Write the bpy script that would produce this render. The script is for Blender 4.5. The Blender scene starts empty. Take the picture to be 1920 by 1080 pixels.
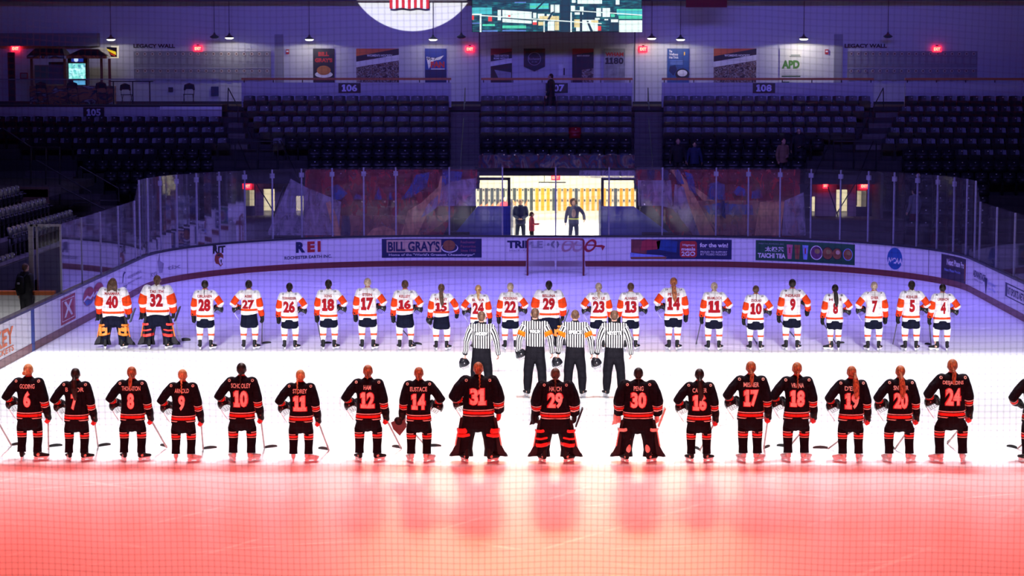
import bpy, bmesh, math, random
from mathutils import Vector, Matrix, noise
from mathutils.bvhtree import BVHTree
random.seed(7)
PI = math.pi
sc = bpy.context.scene
COL = sc.collection
FPX = 4006.0          # focal length in pixels of the 1920 wide frame

# ---------------------------------------------------------------- camera
cam_d = bpy.data.cameras.new('camera'); cam = bpy.data.objects.new('camera', cam_d); COL.objects.link(cam)
cam.location = (0, 0, 7.0)
cam.rotation_euler = (math.radians(90) - math.atan(414/FPX), 0, math.atan(82/FPX))
cam_d.sensor_width = 36; cam_d.lens = FPX/1920*36
cam_d.clip_start = .1; cam_d.clip_end = 400
cam_d.dof.use_dof = True; cam_d.dof.focus_distance = 46; cam_d.dof.aperture_fstop = 3.9
sc.camera = cam
# ---------------------------------------------------------------- view, world
sc.view_settings.view_transform = 'Standard'
try: sc.view_settings.look = 'None'
except Exception: pass
sc.view_settings.exposure = 0.0; sc.view_settings.gamma = 1.0
sc.view_settings.use_curve_mapping = False
w = bpy.data.worlds.new('arena_air'); sc.world = w; w.use_nodes = True
w.node_tree.nodes['Background'].inputs[0].default_value = (.25, .2, .9, 1)
w.node_tree.nodes['Background'].inputs[1].default_value = .008

# ---------------------------------------------------------------- lights of the show rig
def area(name, loc, aim, sx, sy, power, color, spread):
    l = bpy.data.lights.new(name, 'AREA'); l.shape = 'RECTANGLE'; l.size = sx; l.size_y = sy
    l.energy = power; l.color = color; l.spread = math.radians(spread)
    o = bpy.data.objects.new(name, l); COL.objects.link(o); o.location = loc
    o.rotation_euler = (Vector(aim)-Vector(loc)).to_track_quat('-Z', 'Y').to_euler()
    return o
def spot(name, loc, aim, power, color, angle, blend, radius=.2):
    l = bpy.data.lights.new(name, 'SPOT'); l.energy = power; l.color = color
    l.spot_size = math.radians(angle); l.spot_blend = blend; l.shadow_soft_size = radius
    o = bpy.data.objects.new(name, l); COL.objects.link(o); o.location = loc
    o.rotation_euler = (Vector(aim)-Vector(loc)).to_track_quat('-Z', 'Y').to_euler()
    return o
# white house rig over the neutral zone (cut off at both blue lines)
area('neutral_zone_rig', (0, 44.9, 14.5), (0, 44.9, 0), 40, 14.9, 2550, (1, .97, 1.0), 5)
# white-pink spill from the same truss, leaning to the near end
area('neutral_zone_spill', (0, 46, 14.5), (0, 38, 0), 36, 2, 760, (1, .88, .92), 40)
# front truss, white: backs of the officials and of the white team
area('front_truss_white', (0, 6, 15.5), (0, 48.7, 1.0), 44, 4.2, 1350, (1, .95, 1.0), 4)
# front truss, red: backs of the black team
area('front_truss_red', (0, 4, 13.0), (0, 34.2, .6), 40, 3.6, 640, (1, .075, .07), 5)
# red wash straight down on the near ice
area('red_wash', (0, 29.5, 14.0), (0, 29.5, 0), 44, 15.0, 3200, (1, .115, .085), 10)
# orange lamp high on the far wall, glancing along the ice toward the camera
area('orange_far_lamps', (0, 84, 13.6), (0, 31, 0), 15, 1.0, 95, (1, .50, .20), 34)
area('pink_far_lamps', (0, 84, 12.6), (0, 33, 0), 46, 1.2, 115, (1, .62, .66), 34)
# violet-blue wash over the far end ice and boards
area('blue_wash', (0, 62, 15.0), (0, 66, 0), 30, 14, 3300, (.30, .22, 1.0), 84)
area('violet_spill', (0, 57, 15.0), (0, 54, 0), 34, 3, 500, (.50, .42, 1.0), 80)
# blue wash on the end wall
area('blue_wall_wash', (0, 60, 15.0), (0, 92, 9.0), 34, 1.5, 800, (.17, .14, 1.0), 60)
# follow spot on the flag
spot('flag_spot', (-3, 14, 12.6), (-6.12, 92, 11.42), 330000, (.95, .96, 1.0), 4.25, .02, .02)

# ---------------------------------------------------------------- materials
MATS = {}
def mat(name, col, rough=.6, metal=0, emit=None, es=1.0, spec=.5, var=0.0, vscale=8.0, bump=0.0, bscale=40.0, trans=0):
    if name in MATS: return MATS[name]
    m = bpy.data.materials.new(name); m.use_nodes = True; nt = m.node_tree; b = nt.nodes['Principled BSDF']
    b.inputs['Base Color'].default_value = (*col, 1); b.inputs['Roughness'].default_value = rough
    b.inputs['Metallic'].default_value = metal
    b.inputs['Specular IOR Level'].default_value = spec
    if trans: b.inputs['Transmission Weight'].default_value = trans
    if emit:
        b.inputs['Emission Color'].default_value = (*emit, 1); b.inputs['Emission Strength'].default_value = es
    if var or bump:
        tc = nt.nodes.new('ShaderNodeTexCoord'); n = nt.nodes.new('ShaderNodeTexNoise')
        n.inputs['Scale'].default_value = vscale if var else bscale; n.inputs['Detail'].default_value = 4
        nt.links.new(tc.outputs['Object'], n.inputs['Vector'])
        if var:
            mx = nt.nodes.new('ShaderNodeMix'); mx.data_type = 'RGBA'
            mx.inputs[6].default_value = (*[max(0, c*(1-var)) for c in col], 1)
            mx.inputs[7].default_value = (*[min(1, c*(1+var)) for c in col], 1)
            nt.links.new(n.outputs[0], mx.inputs[0]); nt.links.new(mx.outputs[2], b.inputs['Base Color'])
        if bump:
            n2 = nt.nodes.new('ShaderNodeTexNoise'); n2.inputs['Scale'].default_value = bscale
            nt.links.new(tc.outputs['Object'], n2.inputs['Vector'])
            bp = nt.nodes.new('ShaderNodeBump'); bp.inputs['Strength'].default_value = bump; bp.inputs['Distance'].default_value = .02
            nt.links.new(n2.outputs[0], bp.inputs['Height']); nt.links.new(bp.outputs[0], b.inputs['Normal'])
    MATS[name] = m
    return m
def ramp_const(nt, stops):
    r = nt.nodes.new('ShaderNodeValToRGB'); r.color_ramp.interpolation = 'CONSTANT'
    e = r.color_ramp.elements
    while len(e) > 1: e.remove(e[-1])
    e[0].position = stops[0][0]; e[0].color = (*stops[0][1], 1)
    for p, c in stops[1:]:
        q = e.new(p); q.color = (*c, 1)
    return r
def jersey_mat(name, arm, hem, rough=.75):
    """arm / hem: constant colour stops; a stop colour (-1,-1,-1) is not used"""
    m = bpy.data.materials.new(name); m.use_nodes = True; nt = m.node_tree; b = nt.nodes['Principled BSDF']
    b.inputs['Roughness'].default_value = rough; b.inputs['Specular IOR Level'].default_value = .08
    a1 = nt.nodes.new('ShaderNodeAttribute'); a1.attribute_name = 'arm'
    a2 = nt.nodes.new('ShaderNodeAttribute'); a2.attribute_name = 'hem'
    r1 = ramp_const(nt, arm); r2 = ramp_const(nt, hem)
    nt.links.new(a1.outputs['Fac'], r1.inputs[0]); nt.links.new(a2.outputs['Fac'], r2.inputs[0])
    g = nt.nodes.new('ShaderNodeMath'); g.operation = 'GREATER_THAN'; g.inputs[1].default_value = .15
    nt.links.new(a1.outputs['Fac'], g.inputs[0])
    mx = nt.nodes.new('ShaderNodeMix'); mx.data_type = 'RGBA'
    nt.links.new(g.outputs[0], mx.inputs[0]); nt.links.new(r2.outputs[0], mx.inputs[6]); nt.links.new(r1.outputs[0], mx.inputs[7])
    nt.links.new(mx.outputs[2], b.inputs['Base Color'])
    tc = nt.nodes.new('ShaderNodeTexCoord'); mp = nt.nodes.new('ShaderNodeMapping'); mp.inputs['Scale'].default_value = (9, 9, 3)
    n = nt.nodes.new('ShaderNodeTexNoise'); n.inputs['Scale'].default_value = 1.2; n.inputs['Detail'].default_value = 2
    nt.links.new(tc.outputs['Object'], mp.inputs[0]); nt.links.new(mp.outputs[0], n.inputs['Vector'])
    bp = nt.nodes.new('ShaderNodeBump'); bp.inputs['Strength'].default_value = .9; bp.inputs['Distance'].default_value = .08
    nt.links.new(n.outputs[0], bp.inputs['Height']); nt.links.new(bp.outputs[0], b.inputs['Normal'])
    return m
WHT = (.92, .92, .93); ORG = (.80, .060, .01); RED = (.75, .035, .025); BLK = (.0065, .005, .010); CRM = (.85, .74, .66)
M_jw = jersey_mat('white_jersey_cloth',
    [(0, WHT), (.24, ORG), (.27, ORG), (.55, WHT), (.70, (.78, .045, .01))],
    [(0, WHT), (.085, ORG), (.14, WHT)])
M_jb = jersey_mat('black_jersey_cloth',
    [(0, BLK), (.585, CRM), (.612, BLK), (.64, RED), (.71, BLK), (.738, CRM), (.765, BLK)],
    [(0, BLK), (.03, CRM), (.046, BLK), (.064, RED), (.110, BLK), (.128, CRM), (.144, BLK)])
# black-and-white striped shirt
def stripe_mat():
    m = bpy.data.materials.new('striped_official_shirt'); m.use_nodes = True; nt = m.node_tree; b = nt.nodes['Principled BSDF']
    b.inputs['Roughness'].default_value = .8; b.inputs['Specular IOR Level'].default_value = .1
    a = nt.nodes.new('ShaderNodeAttribute'); a.attribute_name = 'su'
    s = nt.nodes.new('ShaderNodeMath'); s.operation = 'MULTIPLY'; s.inputs[1].default_value = 2*PI
    c = nt.nodes.new('ShaderNodeMath'); c.operation = 'COSINE'
    g = nt.nodes.new('ShaderNodeMath'); g.operation = 'GREATER_THAN'; g.inputs[1].default_value = 0.05
    mx = nt.nodes.new('ShaderNodeMix'); mx.data_type = 'RGBA'
    mx.inputs[6].default_value = (.008, .007, .010, 1); mx.inputs[7].default_value = (.85, .84, .85, 1)
    nt.links.new(a.outputs['Fac'], s.inputs[0]); nt.links.new(s.outputs[0], c.inputs[0]); nt.links.new(c.outputs[0], g.inputs[0])
    nt.links.new(g.outputs[0], mx.inputs[0]); nt.links.new(mx.outputs[2], b.inputs['Base Color'])
    return m
M_ref = stripe_mat()
m_white = mat('white_paint', (.8, .8, .8), .5)
m_black = mat('black_matte', (.008, .008, .010), .6, spec=.2)
m_blackg = mat('black_gloss', (.012, .012, .016), .25)
m_pantsb = mat('black_pants', (.008, .007, .011), .8, spec=.08, bump=.5, bscale=12)
m_navy = mat('navy_pants', (.005, .006, .018), .8, spec=.08, bump=.5, bscale=12)
m_skin = mat('skin', (.62, .36, .26), .55)
m_redglove = mat('red_glove', (.6, .03, .03), .5)
m_blade = mat('steel_blade', (.75, .75, .78), .25, .9)
m_holder = mat('white_holder', (.78, .78, .8), .4)
m_sockw = mat('white_sock', (.85, .85, .87), .85)
m_sockr = mat('orange_red_sock_band', (.83, .07, .02), .85)
m_sockb = mat('black_sock', (.007, .006, .010), .9, spec=.05)
m_sockc = mat('cream_sock_band', (.8, .62, .52), .85)
m_sockrd = mat('red_sock_band', (.7, .04, .03), .85)
m_num_w = mat('red_number', (.36, .008, .016), .7, spec=.1)
m_num_wo = mat('red_number_outline', (.05, .02, .05), .6)
m_num_b = mat('cream_number', (.82, .66, .58), .6)
m_num_bo = mat('red_outline', (.6, .02, .03), .6)
m_nametxt = mat('white_lettering', (.85, .85, .85), .6)
m_orangeband = mat('orange_armband', (.85, .14, .005), .7, spec=.1)
m_helm = mat('helmet_shell', (.015, .015, .02), .18)
m_cage = mat('cage_wire', (.10, .10, .11), .4, .3)
m_shaft = mat('grey_stick_shaft', (.12, .11, .12), .4)
m_shaftr = mat('pale_stick_shaft', (.28, .13, .12), .4)
m_tape = mat('black_tape', (.02, .02, .02), .8)
m_bootp = mat('pale_boot', (.55, .5, .5), .45)
m_padk = mat('black_goalie_pad', (.008, .007, .012), .5, spec=.2)
m_padr = mat('red_pad_strap', (.75, .03, .02), .5)
m_pado = mat('orange_pad_strap', (.85, .2, .01), .5)
m_padc = mat('cream_pad', (.72, .5, .42), .5)
m_alu = mat('aluminium_post', (.30, .30, .36), .5, .3)
def hair_mat(name, dark, light):
    m = bpy.data.materials.new(name); m.use_nodes = True; nt = m.node_tree; b = nt.nodes['Principled BSDF']; b.inputs['Roughness'].default_value = .42; b.inputs['Specular IOR Level'].default_value = .3
    tc = nt.nodes.new('ShaderNodeTexCoord'); mp = nt.nodes.new('ShaderNodeMapping'); mp.inputs['Scale'].default_value = (70, 70, 14); n = nt.nodes.new('ShaderNodeTexNoise'); n.inputs['Scale'].default_value = 1; n.inputs['Detail'].default_value = 3
    nt.links.new(tc.outputs['Object'], mp.inputs[0]); nt.links.new(mp.outputs[0], n.inputs['Vector']); r = nt.nodes.new('ShaderNodeValToRGB'); e = r.color_ramp.elements
    e[0].position = .36; e[0].color = (*dark, 1); e[1].position = .64; e[1].color = (*light, 1); nt.links.new(n.outputs[0], r.inputs[0]); nt.links.new(r.outputs[0], b.inputs['Base Color'])
    bp = nt.nodes.new('ShaderNodeBump'); bp.inputs['Strength'].default_value = .7; bp.inputs['Distance'].default_value = .01; nt.links.new(n.outputs[0], bp.inputs['Height']); nt.links.new(bp.outputs[0], b.inputs['Normal']); return m
HAIR = {'blonde': hair_mat('blonde_hair', (.30, .12, .04), (.85, .52, .22)), 'brown': hair_mat('brown_hair', (.035, .016, .010), (.17, .085, .05)), 'dark': hair_mat('dark_hair', (.006, .004, .004), (.028, .016, .014)),
 'auburn': hair_mat('auburn_hair', (.09, .02, .008), (.62, .20, .07)), 'fair': hair_mat('fair_hair', (.20, .13, .08), (.72, .56, .42))}

# ---------------------------------------------------------------- mesh building
def tag(o, label=None, cat=None, group=None, kind=None):
    if label: o['label'] = label
    if cat: o['category'] = cat
    if group: o['group'] = group
    if kind: o['kind'] = kind
    return o
def thing(name, label, cat, loc=(0, 0, 0), rz=0, group=None, scale=None):
    o = bpy.data.objects.new(name, None); COL.objects.link(o); o.empty_display_size = .1
    o.location = loc; o.rotation_euler = (0, 0, rz)
    if scale: o.scale = (scale,)*3
    return tag(o, label, cat, group)
def link(name, mesh, parent=None, loc=None, rot=None):
    o = bpy.data.objects.new(name, mesh); COL.objects.link(o)
    if parent is not None: o.parent = parent
    if loc is not None: o.location = loc
    if rot is not None: o.rotation_euler = rot
    return o
class MB:
    def __init__(s): s.v = []; s.f = []; s.m = []; s.mats = []
    def mi(s, m):
        if m not in s.mats: s.mats.append(m)
        return s.mats.index(m)
    def add(s, vs, fs, m):
        k = len(s.v); i = s.mi(m); s.v += [tuple(v) for v in vs]
        for f in fs: s.f.append(tuple(a+k for a in f)); s.m.append(i)
    def box(s, c, d, m, rot=None, taper=1.0):
        x, y, z = d[0]/2, d[1]/2, d[2]/2
        vs = [Vector((a*x*(taper if e > 0 else 1), b*y*(taper if e > 0 else 1), e*z)) for e in (-1, 1) for a, b in ((-1, -1), (1, -1), (1, 1), (-1, 1))]
        if rot is not None: vs = [rot @ v for v in vs]
        s.add([v+Vector(c) for v in vs], [(3, 2, 1, 0), (4, 5, 6, 7), (0, 1, 5, 4), (1, 2, 6, 5), (2, 3, 7, 6), (3, 0, 4, 7)], m)
    def b2(s, x0, x1, y0, y1, z0, z1, m):
        s.box(((x0+x1)/2, (y0+y1)/2, (z0+z1)/2), (abs(x1-x0), abs(y1-y0), abs(z1-z0)), m)
    def tube(s, pts, rad, m, n=10, ref=(1, 0, 0), round_=True, flat0=False, flat1=False, mats=None, power=2.0):
        P = [Vector(p) for p in pts]; R = [(r, r) if not isinstance(r, tuple) else r for r in rad]
        ref = Vector(ref); ms = [m]*(len(P)-1) if mats is None else list(mats)
        if round_:
            for end in (0, 1):
                if (end == 0 and flat0) or (end == 1 and flat1): continue
                a = P[0] if end == 0 else P[-1]; b = P[1] if end == 0 else P[-2]
                r = R[0] if end == 0 else R[-1]; d = (a-b).normalized(); rm = min(r)
                ex = [(a+d*rm*math.sin(t), (r[0]*math.cos(t), r[1]*math.cos(t))) for t in (.55, 1.05, 1.45)]
                if end == 0:
                    P = [e[0] for e in reversed(ex)]+P; R = [e[1] for e in reversed(ex)]+R; ms = [ms[0]]*3+ms
                else:
                    P += [e[0] for e in ex]; R += [e[1] for e in ex]; ms += [ms[-1]]*3
        vs = []
        for i, p in enumerate(P):
            t = (P[min(i+1, len(P)-1)]-P[max(i-1, 0)])
            if t.length < 1e-9: t = Vector((0, 0, 1))
            t.normalize(); u = ref-t*ref.dot(t)
            if u.length < .05: u = Vector((0, 1, 0))-t*t.y
            u.normalize(); v = t.cross(u)
            for k in range(n):
                a = 2*PI*k/n; ca, sa = math.cos(a), math.sin(a)
                if power != 2.0:
                    ca = math.copysign(abs(ca)**(2/power), ca); sa = math.copysign(abs(sa)**(2/power), sa)
                vs.append(p+u*ca*R[i][0]+v*sa*R[i][1])
        k0 = len(s.v); s.v += [tuple(q) for q in vs]
        for i in range(len(P)-1):
            mi = s.mi(ms[i])
            for k in range(n):
                k2 = (k+1) % n; s.f.append((k0+i*n+k, k0+i*n+k2, k0+(i+1)*n+k2, k0+(i+1)*n+k)); s.m.append(mi)
        s.f.append(tuple(k0+k for k in reversed(range(n)))); s.m.append(s.mi(ms[0]))
        s.f.append(tuple(k0+(len(P)-1)*n+k for k in range(n))); s.m.append(s.mi(ms[-1]))
    def ell(s, c, r, m, n=14, rings=9, rot=None):
        c = Vector(c); vs = []; fs = []
        for i in range(1, rings):
            a = PI*i/rings
            for k in range(n):
                b = 2*PI*k/n; v = Vector((r[0]*math.sin(a)*math.cos(b), r[1]*math.sin(a)*math.sin(b), r[2]*math.cos(a)))
                vs.append(c+(rot @ v if rot is not None else v))
        t = Vector((0, 0, r[2])); t = rot @ t if rot is not None else t
        vs += [c+t, c-t]; T = len(vs)-2; B = T+1
        for i in range(rings-2):
            for k in range(n): fs.append((i*n+k, (i+1)*n+k, (i+1)*n+(k+1) % n, i*n+(k+1) % n))
        for k in range(n):
            fs.append((T, k, (k+1) % n)); fs.append((B, (rings-2)*n+(k+1) % n, (rings-2)*n+k))
        s.add(vs, fs, m)
    def prism(s, poly, y0, y1, m):
        """polygon in x,z extruded along y"""
        n = len(poly); vs = [(x, y0, z) for x, z in poly]+[(x, y1, z) for x, z in poly]
        fs = [tuple(range(n)), tuple(reversed(range(n, 2*n)))]+[(i, i+n, (i+1) % n+n, (i+1) % n) for i in range(n)]
        s.add(vs, fs, m)
    def mesh(s, name, smooth=True):
        me = bpy.data.meshes.new(name); me.from_pydata(s.v, [], s.f)
        for m in s.mats: me.materials.append(m)
        me.polygons.foreach_set('material_index', s.m)
        me.polygons.foreach_set('use_smooth', [smooth]*len(s.f)); me.update()
        return me
    def build(s, name, parent=None, smooth=False, loc=None, rot=None): return link(name, s.mesh(name, smooth), parent, loc, rot)
def fuse(mb, name, voxel, it=3, material=None, crumple=0):
    """weld overlapping closed shapes into one continuous surface"""
    me = mb.mesh(name); o = bpy.data.objects.new('tmp', me); COL.objects.link(o)
    r = o.modifiers.new('r', 'REMESH'); r.mode = 'VOXEL'; r.voxel_size = voxel; r.use_smooth_shade = True
    if it:
        sm = o.modifiers.new('s', 'SMOOTH'); sm.factor = .5; sm.iterations = it
    dg = bpy.context.evaluated_depsgraph_get()
    out = bpy.data.meshes.new_from_object(o.evaluated_get(dg)); out.name = name
    bpy.data.objects.remove(o); bpy.data.meshes.remove(me)
    out.materials.clear(); out.materials.append(material or mb.mats[0])
    if crumple:
        NR = [v.normal.copy() for v in out.vertices]
        for v in out.vertices:
            c = v.co; n3 = noise.noise(Vector((c.x*9, c.y*9, c.z*4+7)))+.6*noise.noise(Vector((c.x*22+3, c.y*22, c.z*8)))
            v.co = c+NR[v.index]*n3*crumple
    for p in out.polygons: p.use_smooth = True
    return out
def recolor(me, m, name=None):
    c = me.copy(); c.materials[0] = m
    return c
# lettering: text turned into flat mesh data, centred, cap height = h
TXT = {}
def text2d(s, h, w=None, bold=0.0, xs=1.0):
    key = (s, round(bold, 4))
    if key not in TXT and s.isdigit() and '1' in s:      # numerals with a serifed figure one
        vs, fs, cx = [], [], 0
        for ch in s:
            if ch == '1':
                b = bold; P = [(.0-b, 0-b), (.34+b, 0-b), (.34+b, .09+b), (.24+b, .09+b), (.24+b, .7+b), (.12-b*.3, .7+b), (.0-b, .6+b), (.0-b, .50-b), (.10-b, .55-b), (.10-b, .09+b), (.0-b, .09+b)]
                F = [(0, 1, 2, 3, 9, 10), (3, 4, 5, 8, 9), (5, 6, 7, 8)]; wd = .34
            else:
                text2d(ch+' ', 1, None, bold); V, F = TXT[(ch+' ', round(bold, 4))]; x0 = min(v[0] for v in V)+bold; x1 = max(v[0] for v in V)-bold; y0 = min(v[1] for v in V)+bold; y1 = max(v[1] for v in V)-bold
                P = [(v[0]-x0, (v[1]-y0)*.7/(y1-y0)) for v in V]; wd = x1-x0
            k = len(vs); vs += [(x+cx, y) for x, y in P]; fs += [tuple(i+k for i in f) for f in F]; cx += wd+.10
        TXT[key] = (vs, fs)
    if key not in TXT:
        c = bpy.data.curves.new('t', 'FONT'); c.body = s; c.size = 1; c.resolution_u = 3; c.offset = bold
        o = bpy.data.objects.new('t', c); COL.objects.link(o)
        dg = bpy.context.evaluated_depsgraph_get(); me = bpy.data.meshes.new_from_object(o.evaluated_get(dg))
        vs = [(v.co.x, v.co.y) for v in me.vertices]; fs = [tuple(p.vertices) for p in me.polygons]
        bpy.data.objects.remove(o); bpy.data.curves.remove(c); bpy.data.meshes.remove(me)
        TXT[key] = (vs, fs)
    vs, fs = TXT[key]
    if not vs: return [], []
    x0 = min(v[0] for v in vs); x1 = max(v[0] for v in vs); y0 = min(v[1] for v in vs); y1 = max(v[1] for v in vs)
    sy = h/(y1-y0); sx = (w/(x1-x0)) if w else sy*xs
    return [((v[0]-(x0+x1)/2)*sx, (v[1]-(y0+y1)/2)*sy) for v in vs], fs
def flat_mesh(name, vs2, fs, m, fn, maxe=None):
    """lay 2-d lettering on a surface given by fn(x, y) -> point"""
    bm = bmesh.new()
    V = [bm.verts.new((x, y, 0)) for x, y in vs2]
    for f in fs:
        try: bm.faces.new([V[i] for i in f])
        except ValueError: pass
    if maxe:
        for _ in range(4):
            ed = [e for e in bm.edges if e.calc_length() > maxe]
            if not ed: break
            bmesh.ops.subdivide_edges(bm, edges=ed, cuts=1)
            bmesh.ops.triangulate(bm, faces=bm.faces[:])
    for v in bm.verts: v.co = fn(v.co.x, v.co.y)
    me = bpy.data.meshes.new(name); bm.to_mesh(me); bm.free(); me.materials.append(m)
    return me
def wall_text(name, s, x, z, h, y, m, parent, w=None, bold=.02, xs=1.0, slant=0):
    vs, fs = text2d(s, h, w, bold, xs)
    vs = [(a+b*slant, b) for a, b in vs]
    me = flat_mesh(name, vs, fs, m, lambda a, b: (x+a, y, z+b))
    return link(name, me, parent)
CR = cam.rotation_euler.to_matrix()
def ray(px, py): return CR @ Vector((px-960, 540-py, -FPX))
def at(px, py, Y):
    """point seen at a pixel, on the plane at distance Y"""
    d = ray(px, py); k = Y/d.y
    return (d.x*k, Y, 7+d.z*k)
def ground(px, py):
    d = ray(px, py); k = -7/d.z
    return (d.x*k, d.y*k)
# ================================================================ RINK
m_ice = bpy.data.materials.new('rink_ice'); m_ice.use_nodes = True
def _ice():
    nt = m_ice.node_tree; b = nt.nodes['Principled BSDF']
    b.inputs['Roughness'].default_value = .34; b.inputs['Specular IOR Level'].default_value = .35
    tc = nt.nodes.new('ShaderNodeTexCoord')
    n = nt.nodes.new('ShaderNodeTexNoise'); n.inputs['Scale'].default_value = .35; n.inputs['Detail'].default_value = 5
    mp = nt.nodes.new('ShaderNodeMapping'); mp.inputs['Scale'].default_value = (.5, 1.4, 1); mp.inputs['Rotation'].default_value = (0, 0, .3)
    nt.links.new(tc.outputs['Object'], mp.inputs[0]); nt.links.new(mp.outputs[0], n.inputs['Vector'])
    # skate scratches: thin bright curved lines where warped waves peak
    fac = None
    for sc_, rot, th in ((.55, .5, .9975), (.4, 2.1, .998), (.7, 1.2, .9985)):
        m2 = nt.nodes.new('ShaderNodeMapping'); m2.inputs['Rotation'].default_value = (0, 0, rot)
        nt.links.new(tc.outputs['Object'], m2.inputs[0])
        wv = nt.nodes.new('ShaderNodeTexWave'); wv.inputs['Scale'].default_value = sc_*.25; wv.inputs['Distortion'].default_value = 9
        wv.inputs['Detail'].default_value = 1.5; wv.inputs['Detail Scale'].default_value = .35
        nt.links.new(m2.outputs[0], wv.inputs['Vector'])
        g = nt.nodes.new('ShaderNodeMapRange'); g.inputs[1].default_value = th-.004; g.inputs[2].default_value = th
        nt.links.new(wv.outputs['Fac'], g.inputs[0])
        if fac is None: fac = g
        else:
            mxx = nt.nodes.new('ShaderNodeMath'); mxx.operation = 'MAXIMUM'
            nt.links.new(fac.outputs[0], mxx.inputs[0]); nt.links.new(g.outputs[0], mxx.inputs[1]); fac = mxx
    br = nt.nodes.new('ShaderNodeTexNoise'); br.inputs['Scale'].default_value = .5
    nt.links.new(tc.outputs['Object'], br.inputs['Vector'])
    g2 = nt.nodes.new('ShaderNodeMapRange'); g2.inputs[1].default_value = .5; g2.inputs[2].default_value = .62
    nt.links.new(br.outputs[0], g2.inputs[0])
    mu = nt.nodes.new('ShaderNodeMath'); mu.operation = 'MULTIPLY'
    nt.links.new(fac.outputs[0], mu.inputs[0]); nt.links.new(g2.outputs[0], mu.inputs[1])
    r = nt.nodes.new('ShaderNodeMix'); r.data_type = 'RGBA'; r.inputs[6].default_value = (.70, .72, .76, 1); r.inputs[7].default_value = (.82, .83, .86, 1)
    nt.links.new(n.outputs[0], r.inputs[0])
    r2 = nt.nodes.new('ShaderNodeMix'); r2.data_type = 'RGBA'; r2.inputs[7].default_value = (.98, .98, 1, 1)
    nt.links.new(mu.outputs[0], r2.inputs[0]); nt.links.new(r.outputs[2], r2.inputs[6]); nt.links.new(r2.outputs[2], b.inputs['Base Color'])
    bp = nt.nodes.new('ShaderNodeBump'); bp.inputs['Strength'].default_value = .25; bp.inputs['Distance'].default_value = .02
    nt.links.new(n.outputs[0], bp.inputs['Height']); nt.links.new(bp.outputs[0], b.inputs['Normal'])
_ice()
m_board = mat('white_dasher_board', (.80, .80, .82), .35, var=.04, vscale=1.5)
m_kick = mat('maroon_kick_plate', (.20, .040, .036), .4)
m_cap = mat('dark_cap_rail', (.02, .022, .035), .4)
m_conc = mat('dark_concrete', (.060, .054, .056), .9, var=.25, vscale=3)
m_dark = mat('dark_wall', (.02, .02, .024), .8)
HW, RC, YE = 12.95, 8.53, 75.15
SH = HW-RC; SQ = RC*PI/2
def board(s, z=0.0, off=0.0):
    a = abs(s); sg = 1 if s >= 0 else -1
    if a <= SH: p = (a, YE-off)
    elif a <= SH+SQ:
        t = (a-SH)/RC; r = RC-off; p = (SH+r*math.sin(t), YE-RC+r*math.cos(t))
    else: p = (HW-off, YE-RC-(a-SH-SQ))
    return Vector((sg*p[0], p[1], z))
def s_at(px, z=.6):
    """arc length on the boards whose projection has this pixel column"""
    CRi = CR.inverted(); best = None
    for i in range(-3600, 3601):
        s = i*.01; v = CRi @ (board(s, z)-Vector((0, 0, 7))); x = 960+FPX*v.x/-v.z
        if best is None or abs(x-px) < best[0]: best = (abs(x-px), s)
    return best[1]
def strip(mb, s0, s1, z0, z1, o0, o1, m, ds=.3):
    """solid strip along the boards between offsets o0 (outer) and o1 (inner)"""
    n = max(1, int(abs(s1-s0)/ds)); vs = []
    for i in range(n+1):
        s = s0+(s1-s0)*i/n
        vs += [board(s, z0, o0), board(s, z0, o1), board(s, z1, o1), board(s, z1, o0)]
    fs = [(3, 2, 1, 0), tuple(4*n+k for k in (0, 1, 2, 3))]
    for i in range(n):
        for k in range(4): fs.append((4*i+k, 4*i+(k+1) % 4, 4*i+4+(k+1) % 4, 4*i+4+k))
    mb.add(vs, fs, m)
SEND = SH+SQ+46
mb = MB(); mb.b2(-14, 14, 8, 76, -.1, 0, m_ice)
ice = mb.build('ice_floor'); tag(ice, kind='structure'); ice.name = 'floor'
mb = MB(); mb.b2(-32, 32, 4, 106, -.4, -.101, m_conc)
tag(mb.build('floor_concrete'), kind='structure')
boards = thing('rink_boards', 'long white dasher boards with maroon kick plate curving round the far end of the ice', 'rink boards', (0, YE, 0))
def bl(name, mb, smooth=False): o = mb.build(name, boards, smooth); o.location = (0, -YE, 0); return o
mb = MB(); strip(mb, -SEND, SEND, .2, 1.04, -.12, 0, m_board); bl('board_face', mb)
mb = MB(); strip(mb, -SEND, SEND, 0, .2, -.12, .012, m_kick); bl('kick_plate', mb)
mb = MB(); strip(mb, -SEND, SEND, 1.04, 1.10, -.14, .03, m_cap); bl('cap_rail', mb)
m_seam = mat('dark_seam', (.04, .03, .05), .6); m_blueln = mat('blue_line_stripe', (.02, .06, .3), .5)
for px in (351, 1741, 947, 1137):
    s = s_at(px); mb = MB(); strip(mb, s-.012, s+.012, .2, 1.04, 0, .004, m_seam if px in (351, 1741) else mat('grey_seam', (.4, .4, .45), .6)); bl('panel_seam', mb)
mb = MB(); s = -(SH+SQ+(YE-RC-52.3)); strip(mb, s-.15, s+.15, .0, 1.04, 0, .014, m_blueln); bl('blue_line_mark', mb)
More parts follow.
